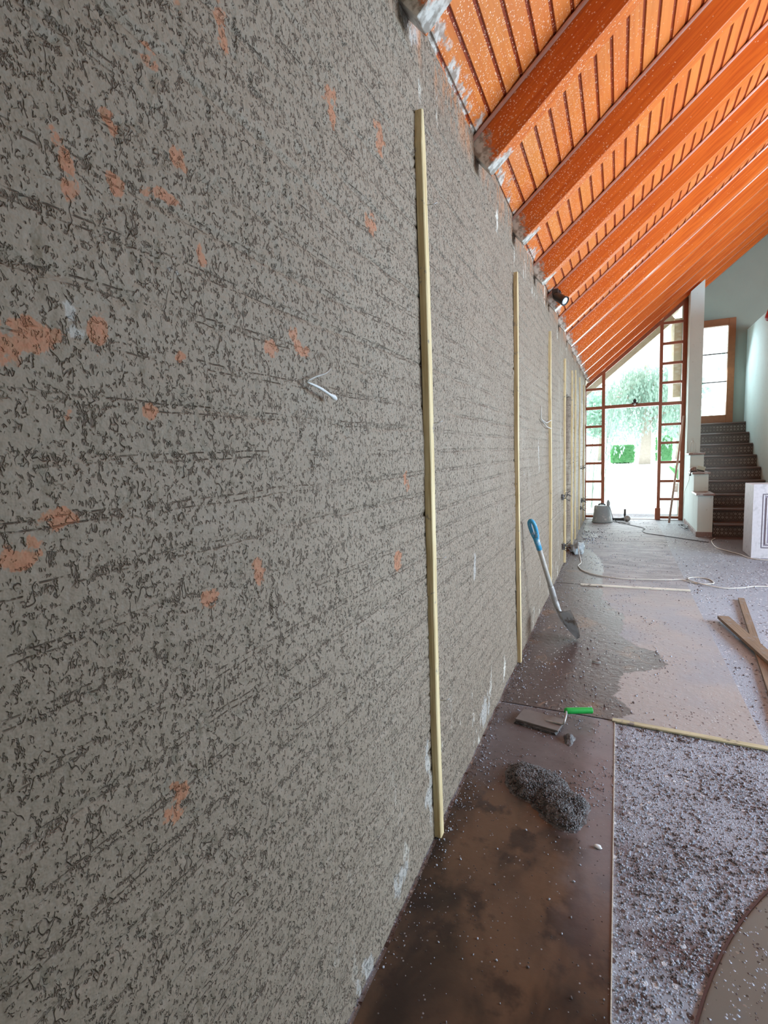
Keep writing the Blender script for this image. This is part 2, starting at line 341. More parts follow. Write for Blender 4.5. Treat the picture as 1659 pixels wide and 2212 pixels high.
def mat_white_wall(name, col, sc=3):
    n = N(name); c = n.mix(n.noise(sc, 5), col, tuple(v*0.86 for v in col))
    c = n.mix(n.ss(n.noise(22, 4), 0.62, 0.70, 0, 0.25), c, (0.3, 0.28, 0.25))
    return n.done(c, 0.8, n.bump(n.noise(60, 3), 0.15, 0.004))
def mat_tile_riser():
    n = N('patterned_stair_tiles'); x, y, z = n.sep()[:3]
    # a row of small diamonds above a row of dots, on dark brown tile
    u = n.math('DIVIDE', x, 0.052); v = n.math('DIVIDE', n.math('SUBTRACT', z, 0.085), 0.052)
    def fold(a): return n.math('ABSOLUTE', n.math('SUBTRACT', n.math('FRACT', a), 0.5))
    d = n.math('ADD', fold(u), fold(v)); ring = n.math('MULTIPLY', n.ss(d, 0.44, 0.36), n.ss(d, 0.10, 0.18))
    d2 = n.math('ADD', fold(n.math('ADD', u, 0.5)), fold(n.math('ADD', v, 0.5))); dot = n.ss(d2, 0.16, 0.09)
    band = n.math('MULTIPLY', n.ss(z, 0.022, 0.03), n.ss(z, 0.150, 0.142))
    pat = n.math('MULTIPLY', n.math('MAXIMUM', ring, dot), band)
    pat = n.math('MULTIPLY', pat, n.ss(n.noise(5, 4), 0.30, 0.55, 0.25, 0.9))
    base = n.mix(n.noise(30, 4), (0.055, 0.036, 0.026), (0.10, 0.075, 0.06))
    c = n.mix(pat, base, (0.34, 0.31, 0.27))
    return n.done(c, 0.35, n.bump(pat, 0.3, 0.003))
def mat_glass():
    m = bpy.data.materials.new('window_glass'); m.use_nodes = True; t = m.node_tree; t.nodes.clear()
    o = t.nodes.new('ShaderNodeOutputMaterial'); mx = t.nodes.new('ShaderNodeMixShader'); a = t.nodes.new('ShaderNodeBsdfTransparent'); g = t.nodes.new('ShaderNodeBsdfGlossy')
    g.inputs['Roughness'].default_value = 0.02; mx.inputs[0].default_value = 0.06; a.inputs[0].default_value = (0.95, 0.98, 0.96, 1)
    t.links.new(a.outputs[0], mx.inputs[1]); t.links.new(g.outputs[0], mx.inputs[2]); t.links.new(mx.outputs[0], o.inputs[0]); return m
def mat_leaf(name, a, b):
    n = N(name); c = n.mix(n.noise(3, 3), a, b); n.done(c, 0.6); n.b.inputs['Subsurface Weight'].default_value = 0.0
    tr = n.new('BsdfTranslucent'); n.set(tr.inputs[0], c); mx = n.new('MixShader'); mx.inputs[0].default_value = 0.45
    out = [q for q in n.t.nodes if q.type == 'OUTPUT_MATERIAL'][0]
    n.t.links.new(n.b.outputs[0], mx.inputs[1]); n.t.links.new(tr.outputs[0], mx.inputs[2]); n.t.links.new(mx.outputs[0], out.inputs[0]); return n.m

WX = -0.572          # plane of the plastered wall
SL = 0.83; ANG = math.atan(SL); CA, SA = math.cos(ANG), math.sin(ANG)
ZB = 2.69; ZR = 2.50 # height of boards and of rafter undersides at the wall
BW = 0.0845          # board width along the slope
M = {}
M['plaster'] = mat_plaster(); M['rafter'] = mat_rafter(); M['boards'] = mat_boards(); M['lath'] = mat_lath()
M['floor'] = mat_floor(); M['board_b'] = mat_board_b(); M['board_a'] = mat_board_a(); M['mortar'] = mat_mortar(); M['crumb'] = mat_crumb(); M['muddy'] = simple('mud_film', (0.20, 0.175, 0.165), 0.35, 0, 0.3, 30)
M['white'] = mat_white_wall('white_plaster', (0.72, 0.84, 0.82)); M['offwhite'] = mat_white_wall('cool_white_plaster', (0.33, 0.38, 0.33))
M['riser'] = mat_tile_riser(); M['tread'] = simple('brown_tread_tile', (0.15, 0.095, 0.075), 0.3, 0, 0.3)
M['cap'] = simple('brown_coping_tile', (0.30, 0.19, 0.16), 0.4, 0, 0.4, dirt=(0.5, 0.5, 0.5))
M['frame'] = simple('red_brown_window_wood', (0.38, 0.105, 0.042), 0.4, 0, 0.4, 18)
M['frame2'] = simple('brown_window_wood', (0.36, 0.13, 0.045), 0.4, 0, 0.4, 18)
M['bead'] = simple('bead_highlight_wood', (0.88, 0.50, 0.42), 0.10, 0, 0.2, 18)  # pink-white highlight along the rafter bead painted as its colour
M['glass'] = mat_glass(); M['eave'] = simple('weathered_eaves_wood', (0.62, 0.56, 0.46), 0.7, 0, 0.4, 12)
M['strip'] = mat_strip('x', (0.70, 0.68, 0.60), (0.52, 0.49, 0.40)); M['strip2'] = mat_strip('x', (0.60, 0.56, 0.36), (0.40, 0.36, 0.22), 'yellow_pine_strip')
M['plank'] = mat_strip('x', (0.25, 0.17, 0.105), (0.15, 0.095, 0.055), 'rough_brown_batten')
M['black'] = simple('black_plastic', (0.015, 0.015, 0.016), 0.4); M['dark'] = simple('dark_rubber', (0.035, 0.032, 0.035), 0.6)
M['steel'] = simple('worn_steel', (0.50, 0.50, 0.50), 0.45, 0.4, 0.3, dirt=(0.25, 0.22, 0.2)); M['lens'] = simple('lamp_lens', (0.75, 0.78, 0.80), 0.1)
M['pvc'] = simple('white_cable', (0.60, 0.57, 0.52), 0.5); M['blackcord'] = simple('dark_cable', (0.06, 0.06, 0.07), 0.5)
M['green'] = simple('green_plastic', (0.012, 0.48, 0.075), 0.45, 0, 0.3, 120); M['blue'] = simple('blue_plastic', (0.06, 0.40, 0.68), 0.35, 0, 0.4, 30, dirt=(0.5, 0.55, 0.6))
M['shaft'] = simple('dirty_white_shaft', (0.56, 0.54, 0.50), 0.5, 0, 0.4, 20, dirt=(0.32, 0.29, 0.26)); M['bucket'] = simple('grey_mortar_bucket', (0.33, 0.38, 0.40), 0.6, 0, 0.3, 14, dirt=(0.55, 0.56, 0.56))
M['box'] = simple('pale_green_cardboard', (0.50, 0.55, 0.46), 0.6); M['red'] = simple('red_fabric', (0.42, 0.012, 0.012), 0.6, 0, 0.3, 12)
M['cabinet'] = simple('distressed_white_paint', (0.60, 0.57, 0.60), 0.5, 0, 0.25, 30, dirt=(0.42, 0.40, 0.42)); M['cabin'] = simple('mauve_panel_paint', (0.26, 0.22, 0.28), 0.5, 0, 0.3)
M['paper'] = simple('white_plastic', (0.78, 0.80, 0.80), 0.5); M['pole'] = simple('pale_wood_pole', (0.56, 0.36, 0.28), 0.5, 0, 0.3)
M['wire'] = simple('white_wire', (0.62, 0.66, 0.62), 0.4); M['rim'] = simple('dark_red_rim', (0.09, 0.035, 0.028), 0.6, 0, 0.4, 40)
nn = N('smooth_grey_inlay'); cc = nn.mix(nn.noise(4, 4), (0.38, 0.43, 0.47), (0.48, 0.53, 0.56)); cc, dd_ = crumbs_layer(nn, cc, 0.0, 0.10, 90, (0.16, 0.13, 0.13)); M['inlay'] = nn.done(cc, 0.5, nn.bump(dd_, 0.4, 0.004))
M['pave'] = simple('pale_paving', (0.80, 0.80, 0.78), 0.7, 0, 0.1, 3); M['bark'] = simple('pale_bark', (0.42, 0.38, 0.32), 0.9, 0, 0.3, 6)
M['leaf1'] = mat_leaf('willow_leaves', (0.26, 0.42, 0.36), (0.50, 0.60, 0.52)); M['leaf2'] = mat_leaf('hedge_leaves', (0.12, 0.42, 0.16), (0.25, 0.58, 0.26)); M['leaf3'] = mat_leaf('background_leaves', (0.30, 0.52, 0.44), (0.52, 0.68, 0.58))
nn = N('cream_stone_wall'); v = nn.vor(9, nn.map(scale=(1, 1, 1.8))); cc = nn.mix(nn.ss(v, 0.2, 0.6), (0.98, 0.96, 0.86), (0.85, 0.78, 0.60)); M['stone'] = nn.done(cc, 0.9, nn.bump(v, 0.6, 0.02))

# ------------------------------------------------------------------ setting
# left wall: one deep relief mesh, graded so that the near part is finest
ys = [-0.6]
while ys[-1] < 10.33: ys.append(ys[-1]+(0.02 if ys[-1] < 0.15 else min(0.03, max(0.0042, 0.0030*max(ys[-1], 0.3)*1.25))))
ys[-1] = 10.33
ys = np.array(ys); zs = np.linspace(-0.01, 2.72, 520)
Yg, Zg = np.meshgrid(ys, zs, indexing='ij')
h = (fbm(Yg*2.2, Zg*3.0, 3, 1)-0.45)*0.016+(fbm(Yg*16, Zg*20, 3, 5)-0.45)*0.006
zw = Zg+(vnoise(Yg*5, Zg*5, 9)-0.5)*0.014
fr = np.abs(((zw+0.010)/0.0685) % 1.0-0.5)
jm = sstep(0.38, 0.60, vnoise(Yg*3.1, np.floor(zw/0.0685)*1.7, 21))
h -= sstep(0.38, 0.48, fr)*0.0040*jm
fy = np.abs(((Yg+0.12*(np.floor((zw+0.044)/0.0685) % 2))/0.24) % 1.0-0.5)
h -= sstep(0.470, 0.492, fy)*0.003*sstep(0.5, 0.7, vnoise(Yg*4, Zg*11, 31))
pn = np.abs(fbm(Yg*30, Zg*20, 2, 41)-0.375); pm = sstep(0.50, 0.66, vnoise(Yg*17, Zg*14, 43))
h -= sstep(0.035, 0.0, pn)*pm*0.0045
rec = sstep(6.26, 6.30, Yg)*sstep(7.02, 6.98, Yg)*sstep(2.02, 1.99, Zg); h -= rec*0.05
h += sstep(6.9, 7.1, Yg)*0.012*fbm(Yg*5, Zg*2, 2, 77)
BARE = [(0.315, 1.478, .028, .012), (0.345, 1.497, .026, .009), (0.425, 1.515, .008, .018), (0.55, 1.503, .008, .006), (0.77, 1.552, .012, .010), (0.865, 1.566, .018, .012), (0.84, 1.595, .010, .010),
 (0.57, 1.142, .014, .012), (0.31, 1.263, .016, .012), (0.355, 1.293, .014, .008), (0.48, .865, .016, .018), (0.47, 1.77, .010, .010), (0.41, 1.69, .008, .024), (0.58, 1.78, .010, .012), (0.54, 1.715, .020, .008),
 (0.69, 2.04, .010, .035), (0.47, 1.70, .010, .009), (0.54, 1.89, .010, .010), (1.38, 1.27, .016, .018), (0.70, 1.145, .012, .012), (0.69, 1.17, .008, .012), (1.28, 2.17, .022, .030), (1.03, 2.11, .018, .030), (0.61, 1.66, .008, .010), (1.21, 1.93, .020, .020), (0.38, 1.41, .006, .008), (0.49, 1.42, .008, .008), (1.30, 1.05, .02, .02), (0.40, 1.72, .008, .008), (0.60, 2.0, .008, .012)]
bare = np.zeros_like(Yg)
for (py, pz, ry, rz_) in BARE: bare = np.maximum(bare, np.exp(-(((Yg-py)/ry)**2+((Zg-pz)/rz_)**2)*0.5))
bare = np.sqrt(bare)*(0.05+1.35*fbm(Yg*55, Zg*75, 4, 91))
FILL = [(0.395, 1.53, .010, .014), (0.40, 1.505, .016, .010), (2.15, 0.85, .02, .12), (1.52, .18, .05, .10), (1.50, .32, .03, .08), (3.2, .25, .08, .12), (4.18, 1.35, .02, .16), (1.5, 2.62, .1, .06), (2.3, .1, .1, .08), (1.25, .1, .05, .05), (1.0, .03, .06, .04), (0.56, 1.62, .02, .006)]
filler = np.zeros_like(Yg)
for (py, pz, ry, rz_) in FILL: filler = np.maximum(filler, np.exp(-(((Yg-py)/ry)**2+((Zg-pz)/rz_)**2)*0.5))
filler = filler*(-0.05+1.5*fbm(Yg*45, Zg*16, 4, 93))
Vw = np.stack([WX+h, Yg, Zg], -1).reshape(-1, 3)
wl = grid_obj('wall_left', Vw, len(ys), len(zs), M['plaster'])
at = wl.data.attributes.new('bare', 'FLOAT', 'POINT'); at.data.foreach_set('value', bare.astype(np.float32).ravel())
at = wl.data.attributes.new('filler', 'FLOAT', 'POINT'); at.data.foreach_set('value', filler.astype(np.float32).ravel())
struct(wl, 'long grey wall with rough scratch plaster over brick courses')
mbox('wall_left_core', (WX-0.22, WX-0.07, -0.6, 10.33, -0.02, 2.9), M['plaster'])
core = bpy.data.objects['wall_left_core']; core.name = 'wall_outer_left'; struct(core)
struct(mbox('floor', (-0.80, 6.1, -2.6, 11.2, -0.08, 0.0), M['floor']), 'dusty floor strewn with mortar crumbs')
bm = bmesh.new()
for d in ((-0.8, 2.3, 0, 6.2), (5.5, 6.1, 0, 6.2), (2.3, 5.5, 0, 0.6), (2.3, 5.5, 3.4, 6.2)): box(bm, d[0], d[1], -2.7, -2.6, d[2], d[3])
struct(bmobj('wall_rear', bm, M['offwhite']))
struct(mbox('wall_light_block', (1.28, 1.42, -2.6, 1.28, 0, 4.1), M['offwhite']))   # unseen wall added right of the camera to shade the near plaster
bm = bmesh.new()   # right wall with a band of tall openings
box(bm, 6.0, 6.15, -2.6, 0.6, -0.05, 3.7); box(bm, 6.0, 6.15, 8.2, 11.2, -0.05, 3.7); box(bm, 6.0, 6.15, 0.6, 8.2, -0.05, 0.2); box(bm, 6.0, 6.15, 0.6, 8.2, 2.9, 3.7)
for yy in (2.3, 4.2, 6.2): box(bm, 6.0, 6.15, yy-0.12, yy+0.12, 0.2, 2.9)
struct(bmobj('wall_right', bm, M['offwhite']))
bm = bmesh.new()   # gable wall behind the stairs, cut around its window
yb0, yb1 = 11.10, 11.22
def roofz(x, zb=ZB): return min(zb+SL*(x-WX), zb+SL*(3.2-WX)-SL*(x-3.2)) if x > 3.2 else zb+SL*(x-WX)
prism(bm, [(1.05, 0), (1.27, 0), (1.27, roofz(1.27)), (1.05, roofz(1.05))], 'y', yb0, yb1)
prism(bm, [(1.27, 0), (1.874, 0), (1.874, 1.715), (1.27, 1.715)], 'y', yb0, yb1)
prism(bm, [(1.27, 3.56), (1.874, 3.56), (1.874, roofz(1.874)), (1.27, roofz(1.27))], 'y', yb0, yb1)
prism(bm, [(1.874, 0), (6.1, 0), (6.1, roofz(6.1)), (3.2, roofz(3.2)), (1.874, roofz(1.874))], 'y', yb0, yb1)
struct(bmobj('wall_back', bm, M['offwhite']), 'grey green gable wall behind the tiled stairs')
struct(mbox('wall_stair_right', (2.05, 2.20, 7.5, 11.1, 0.0, 3.33), M['white']), 'pale blue white wall along the right of the stairs')
bm = bmesh.new()   # the wall end carrying the roof, full height
prism(bm, [(1.055, -0.02), (1.25, -0.02), (1.25, roofz(1.25, ZR)-0.004), (1.055, roofz(1.055, ZR)-0.004)], 'y', 10.0, 11.1)
struct(bmobj('wall_stair_left', bm, M['white']), 'narrow pale pier wall between glazed front and stairs')

# ceiling boards: left slope with real grooves, right slope plain boards
def slope_obj(name, x0, z0, dirx, L, y0, y1, mat):
    n = int(L/BW); prof = []
    for i in range(n):
        a = i*BW; g = BW*0.15
        prof += [(a, 0.006), (a+g, 0.006), (a+g+0.0015, 0.0)]
    prof += [(n*BW, 0.0), (n*BW, 0.05), (0, 0.05)]
    bm = bmesh.new(); prism(bm, prof, 'y', y0, y1)
    o = bmobj(name, bm, mat); return o
c1 = slope_obj('ceiling', 0, 0, 1, (3.2-WX)/CA, -2.6, 12.1, M['boards'])
c1.location = (WX, 0, ZB); c1.rotation_euler = (0, -ANG, 0); struct(c1, 'sloping ceiling of orange varnished boards with dark grooves')
c2 = slope_obj('ceiling', 0, 0, 1, 3.6/CA, -2.6, 12.1, M['boards'])
ridz = ZB+SL*(3.2-WX)
c2.matrix_world = Matrix.Translation((6.8, 0, ridz-SL*3.6)) @ Matrix.Rotation(ANG, 4, 'Y') @ Matrix.Scale(-1, 4, (1, 0, 0))
struct(c2)
# eaves board over the outside of the wall
ev = mbox('trim_1', (-0.9, 0.0, -2.6, 12.1, 0.0, 0.05), M['boards']); ev.location = (WX, 0, ZB); ev.rotation_euler = (0, -ANG, 0); struct(ev)

so = mbox('trim_2', (-0.9, (1.04-WX)/CA, 10.44, 12.1, -0.03, -0.012), M['eave']); so.location = (WX, 0, ZB); so.rotation_euler = (0, -ANG, 0); struct(so)
# rafters: one prototype, then copies; local x runs up the slope from the wall
def make_rafter(a=-0.05, b_=None):
    RL = b_ or (3.2-WX)/CA; d = (ZB-ZR)*CA
    bm = bmesh.new(); box(bm, a, RL, 0, 0.078, -d, -0.001, bev=0.004)
    r = bmobj('rafter', bm, M['rafter'])
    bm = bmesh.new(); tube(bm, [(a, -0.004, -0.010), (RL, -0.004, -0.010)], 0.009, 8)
    b = bmobj('bead', bm, M['bead'], r, True); b['label'] = 'glossy bead with pinkish highlight painted in'
    return r
RY = [-0.22, 0.61, 1.44, 2.275, 3.12, 3.94, 4.745, 5.60, 6.44, 7.24, 8.04, 8.85, 9.65, 10.20, 10.95, 11.75]
names = {1.44: 'orange rafter nearest the camera, its foot half buried in smeared plaster',
 2.275: 'big orange rafter meeting the wall above the nearest pine lath, filler smeared at its foot', 3.12: 'orange rafter ending above the second pine lath, spattered foot',
 3.94: 'orange rafter just before the one that carries the black spotlight', 4.745: 'orange rafter with the black spotlight mounted at its wall end',
 5.60: 'first orange rafter beyond the black spotlight', 6.44: 'second orange rafter beyond the black spotlight', 7.24: 'third orange rafter beyond the black spotlight, pieced with a paler length',
 8.04: 'fourth orange rafter beyond the black spotlight', 8.85: 'third dark orange rafter counting back from the glazed front', 9.65: 'second dark orange rafter counting back from the glazed front', 10.20: 'dark orange rafter right along the top of the glazed front',
 10.95: 'dark red brown rafter against the grey gable wall over the stairs', 11.75: 'outer eaves rafter seen through the glazing beyond the glazed front',
 0.61: 'orange rafter above and behind the camera position', -0.22: 'orange rafter furthest behind the camera'}
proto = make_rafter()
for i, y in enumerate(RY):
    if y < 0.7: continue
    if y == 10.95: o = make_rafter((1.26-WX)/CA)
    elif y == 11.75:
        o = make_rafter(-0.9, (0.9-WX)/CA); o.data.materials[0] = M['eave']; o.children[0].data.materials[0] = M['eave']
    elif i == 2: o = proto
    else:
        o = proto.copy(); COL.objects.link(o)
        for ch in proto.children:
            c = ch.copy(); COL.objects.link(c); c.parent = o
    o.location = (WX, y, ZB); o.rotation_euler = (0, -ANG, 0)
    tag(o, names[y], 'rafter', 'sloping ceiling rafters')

# ------------------------------------------------------------------ glazed front
FY0, FY1 = 10.31, 10.39
def rz(x): return ZR+SL*(x-WX)
def glaze(name, x0, x1, xa, xb, bars, label, rails=()):
    e = empty(name, ((x0+x1)/2, 10.35, 0)); struct(e, label)
    inv = Matrix.Translation((-(x0+x1)/2, -10.35, 0))
    bm = bmesh.new()
    prism(bm, [(x0, 0), (xa, 0), (xa, rz(xa)), (x0, rz(x0))], 'y', FY0, FY1)
    prism(bm, [(xb, 0), (x1, 0), (x1, rz(x1)), (xb, rz(xb))], 'y', FY0, FY1)
    bm.transform(inv); bmobj('window_frame', bm, M['frame'], e)
    bm = bmesh.new(); prism(bm, [(xa, rz(xa)-0.06), (xb, rz(xb)-0.06), (xb, rz(xb)+0.02), (xa, rz(xa)+0.02)], 'y', FY0, FY1); bm.transform(inv); bmobj('head_rail', bm, M['frame'], e)
    for zc in bars:
        t = 0.044 if abs(zc-2.08) > 0.02 else 0.056
        bm = bmesh.new(); box(bm, xa, xb, FY0+0.012, FY1-0.012, zc-t/2, zc+t/2, bev=0.004); bm.transform(inv); bmobj('glazing_bar' if zc > 0.1 else 'bottom_rail', bm, M['frame'], e)
    bm = bmesh.new(); prism(bm, [(xa, 0.02), (xb, 0.02), (xb, rz(xb)-0.02), (xa, rz(xa)-0.02)], 'y', 10.347, 10.353); bm.transform(inv); bmobj('pane', bm, M['glass'], e)
    return e
glaze('window_1', -0.62, -0.233, -0.555, -0.289, [2.425, 2.08, 1.74, 1.395, 1.055, 0.712, 0.367, 0.045], 'tall narrow ladder window left of the open doorway')
glaze('window_2', 0.641, 1.052, 0.692, 0.988, [3.458, 3.112, 2.772, 2.44, 2.075, 1.712, 1.387, 1.042, 0.702, 0.377, 0.045], 'tall narrow ladder window right of the open doorway')
e = empty('window_3', (0.2, 10.35, 2.08)); struct(e, 'large fixed pane above the doorway transom')
inv = Matrix.Translation((-0.2, -10.35, -2.08))
bm = bmesh.new(); prism(bm, [(-0.233, rz(-0.233)-0.07), (0.641, rz(0.641)-0.07), (0.641, rz(0.641)+0.02), (-0.233, rz(-0.233)+0.02)], 'y', FY0, FY1); bm.transform(inv); bmobj('head_rail', bm, M['frame'], e)
bm = bmesh.new(); prism(bm, [(-0.233, 2.1), (0.641, 2.1), (0.641, rz(0.641)-0.04), (-0.233, rz(-0.233)-0.04)], 'y', 10.347, 10.353); bm.transform(inv); bmobj('pane', bm, M['glass'], e)
e = empty('door_1', (0.2, 10.35, 0)); struct(e, 'open front doorway onto bright paving')
inv = Matrix.Translation((-0.2, -10.35, 0))
bm = bmesh.new(); box(bm, -0.233, 0.641, FY0-0.01, FY1+0.01, 2.055, 2.115, bev=0.004); bm.transform(inv); bmobj('transom', bm, M['frame'], e)
bm = bmesh.new(); box(bm, 0.615, 0.70, FY0-0.03, FY1, 0.0, 0.22, bev=0.008); bm.transform(inv); bmobj('plinth_block', bm, M['frame'], e)
bm = bmesh.new(); box(bm, -0.233, 0.641, FY0-0.02, FY1+0.03, 0.0, 0.012); bm.transform(inv); bmobj('threshold', bm, M['tread'], e)
# stair window
e = empty('window_4', (1.57, 11.13, 1.715)); struct(e, 'brown framed window above the top stair')
inv = Matrix.Translation((-1.57, -11.13, -1.715))
bm = bmesh.new()
for d in ((1.27, 1.38), (1.765, 1.874)): box(bm, d[0], d[1], 11.06, 11.16, 1.715, 3.56, bev=0.006)
for d in ((1.715, 1.855), (3.44, 3.56)): box(bm, 1.38, 1.765, 11.06, 11.16, d[0], d[1], bev=0.006)
bm.transform(inv); bmobj('window_frame', bm, M['frame2'], e)
for zc in (2.455, 2.96):
    bm = bmesh.new(); box(bm, 1.38, 1.765, 11.11, 11.13, zc-0.009, zc+0.009); bm.transform(inv); bmobj('glazing_bar', bm, M['dark'], e)
bm = bmesh.new(); box(bm, 1.38, 1.765, 11.118, 11.122, 1.855, 3.44); bm.transform(inv); bmobj('pane', bm, M['glass'], e)

# ------------------------------------------------------------------ stairs and stepped parapet
st = tag(empty('staircase', (1.65, 8.5, 0)), 'dark brown staircase with diamond patterned tile risers beside the white parapet', 'stairs')
for k in range(9):
    y = 0.30*k; z = 0.19*k; y1 = 2.56 if k == 8 else y+0.30
    o = mbox('riser', (-0.392, 0.392, 0.02, 0.04 if k < 8 else 0.1, 0, 0.16), M['riser'], st); o.location = (0, y, z)
    o = mbox('tread', (-0.392, 0.392, 0.0, y1-y+0.02, 0, 0.030), M['tread'], st, bev=0.006); o.location = (0, y, z+0.16)
pp = tag(empty('stepped_parapet', (1.15, 8.5, 0)), 'white stepped parapet with brown tile copings at the left of the stairs', 'parapet')
for k, (y0, y1, zt) in enumerate(((8.50, 8.98, 0.60), (8.98, 9.50, 0.885), (9.50, 10.0, 1.17))):
    bm = bmesh.new(); box(bm, 1.055-1.15, 1.245-1.15, y0-8.5, y1-8.5, 0, zt, bev=0.004); bmobj('block', bm, M['white'], pp)
    bm = bmesh.new(); box(bm, 1.03-1.15, 1.262-1.15, y0-8.5-0.025, y1-8.5, zt, zt+0.03, bev=0.006); bmobj('coping', bm, M['cap'], pp)
bm = bmesh.new(); box(bm, 1.04-1.15, 1.055-1.15, -0.012, 1.5, 0, 0.07, bev=0.002); box(bm, 1.04-1.15, 1.245-1.15, -0.014, 0.0, 0, 0.07, bev=0.002)
sk = bmobj('skirting', bm, M['cap'], pp)

# ------------------------------------------------------------------ floor coverings
def sheet(name, x0, x1, y0, y1, t, mat, label):
    bm = bmesh.new(); box(bm, x0, x1, y0, y1, 0.0005, t, bev=0.0008); o = bmobj(name, bm, mat); return tag(o, label, 'floor sheet', 'protective sheets on the floor')
sheet('protective_sheet', WX+0.012, 0.0, -1.0, 2.585, 0.005, M['board_a'], 'wet brown muddy hardboard sheet in the near corner by the wall')
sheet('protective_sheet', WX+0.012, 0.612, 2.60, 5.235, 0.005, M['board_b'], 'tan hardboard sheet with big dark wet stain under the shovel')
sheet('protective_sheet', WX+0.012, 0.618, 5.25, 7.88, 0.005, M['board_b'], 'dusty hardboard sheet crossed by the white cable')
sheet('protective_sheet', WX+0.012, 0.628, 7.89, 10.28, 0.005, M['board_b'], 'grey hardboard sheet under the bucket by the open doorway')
e = tag(empty('round_floor_inlay', (1.89, 0.6817, 0)), 'smooth grey round inlay with dark red rim in the bottom right corner', 'floor inlay')
bm = bmesh.new(); lathe(bm, [(1.79, 0.0005), (1.79, 0.004)], seg=160); bmobj('disc', bm, M['inlay'], e)
bm = bmesh.new()
for k in range(160):
    a0, a1 = 2*math.pi*k/160, 2*math.pi*(k+1)/160
    q = [bm.verts.new((r*math.cos(a), r*math.sin(a), 0.0055)) for r, a in ((1.79, a0), (1.7965, a0), (1.7965, a1), (1.79, a1))]; bm.faces.new(q)
    q2 = [bm.verts.new((1.7965*math.cos(a), 1.7965*math.sin(a), z)) for a, z in ((a0, 0.0005), (a1, 0.0005), (a1, 0.0055), (a0, 0.0055))]; bm.faces.new(q2)
bmobj('rim', bm, M['rim'], e)
def bar(name, a, b, w, t, mat, z0=0.005, label='', cat='strip', group=None, bev=0.001, lift=0.0):
    a = Vector((*a, 0)); b = Vector((*b, 0)); L = (b-a).length
    bm = bmesh.new(); box(bm, 0, L, -w/2, w/2, 0, t, bev=bev)
    for vtx in bm.verts: vtx.co.y += 0.002*math.sin(vtx.co.x*3)
    o = bmobj(name, bm, mat); o.location = (a.x, a.y, z0); o.rotation_euler = (0, -math.atan2(lift, L), math.atan2(b.y-a.y, b.x-a.x)); return tag(o, label, cat, group)
bar('joint_strip', (-0.012, 2.592), (0.70, 2.565), 0.030, 0.008, M['strip2'], 0.005, 'long pale yellow strip between pebbly floor and tan hardboard sheet', 'wooden strip')
bar('joint_strip', (-0.325, 5.215), (0.615, 5.262), 0.045, 0.010, M['strip'], 0.005, 'whitish strip lying across the boards in front of the white cable', 'wooden strip')
bar('wooden_batten', (0.97, 5.08), (0.715, 2.75), 0.045, 0.022, M['plank'], 0.0, 'long brown batten lying lengthwise underneath the crossing one', 'batten')
bar('wooden_batten', (0.735, 4.42), (0.90, 3.30), 0.075, 0.022, M['plank'], 0.0225, 'shorter brown batten lying crosswise on top of the long one', 'batten')
bm = bmesh.new(); box(bm, -0.0015, 0.0015, -1.0, 2.585, 0.0, 0.0075)
o = bmobj('sheet_edge_strip', bm, M['strip']); tag(o, 'thin pale edging strip running along the right edge of the muddy sheet', 'wooden strip')

# ------------------------------------------------------------------ plaster laths on the wall
def nail(bm, p, d=(0.03, 0.012, 0.006)):
    p = Vector(p); tube(bm, [p, p+Vector((d[0]*0.6, d[1]*0.4, 0)), p+Vector(d)], 0.0013, 6)
def lath(y, z0, z1, w, label, nails=(), th=0.020, lean=0.0):
    e = tag(empty('plaster_lath', (WX+0.004, y, z0)), label, 'lath', 'pine guide laths fixed upright on the plaster wall')
    nz = 24; L = z1-z0; bm = bmesh.new(); rings = []
    r_ = random.Random(int(y*100)); ph = r_.random()*6
    for i in range(nz+1):
        z = L*i/nz; dy = 0.006*math.sin(z*1.9+ph)+0.0015*r_.uniform(-1, 1)+lean*z; dx = 0.002*math.sin(z*3+ph)
        ww = w*(0.35 if i == nz else 1); 
        rings.append([bm.verts.new((a+dx, b+dy, z)) for a, b in ((-0.004, -ww/2), (th-0.003, -ww/2), (th, -ww/2+0.003), (th, ww/2-0.003), (th-0.003, ww/2), (-0.004, ww/2))])
    for i in range(nz):
        for k in range(6): bm.faces.new((rings[i][k], rings[i][(k+1) % 6], rings[i+1][(k+1) % 6], rings[i+1][k]))
    bm.faces.new(rings[0][::-1]); bm.faces.new(rings[-1]); bmesh.ops.recalc_face_normals(bm, faces=bm.faces)
    bmobj('strip', bm, M['lath'], e)
    if w > 0.05:   # second thin lath doubled beside the first
        bm = bmesh.new(); box(bm, 0.0, th+0.004, w/2, w/2+0.010, 0.02, L-0.05)
        for vtx in bm.verts: vtx.co.y += lean*vtx.co.z
        bmobj('side_strip', bm, M['lath'], e)
    for zn in nails:
        bm = bmesh.new(); nail(bm, (0.018, w/2, zn-z0)); bmobj('nail', bm, M['steel'], e)
lath(1.558, 0.006, 2.39, 0.034, 'nearest and longest looking pine lath, with bent nails', (2.12, 1.45, 1.0, 0.5))
lath(3.145, 0.006, 2.39, 0.030, 'second pine lath from the camera, left of the shovel', (1.9, 1.2, .6))
lath(4.79, 0.10, 2.385, 0.030, 'third pine lath, just behind the shovel shaft', (1.7, .8))
lath(6.16, 0.02, 2.36, 0.030, 'pine lath crossed by cable stubs before the wall recess', (1.6,))
lath(7.13, 0.06, 2.36, 0.030, 'pine lath directly after the wall recess')
lath(7.70, 0.04, 2.44, 0.028, 'pine lath behind the grey lump at the wall foot')
lath(8.58, 0.05, 2.45, 0.028, 'second last pine lath before the glazed front')
lath(9.60, 0.05, 2.44, 0.028, 'last pine lath beside the glazed front')

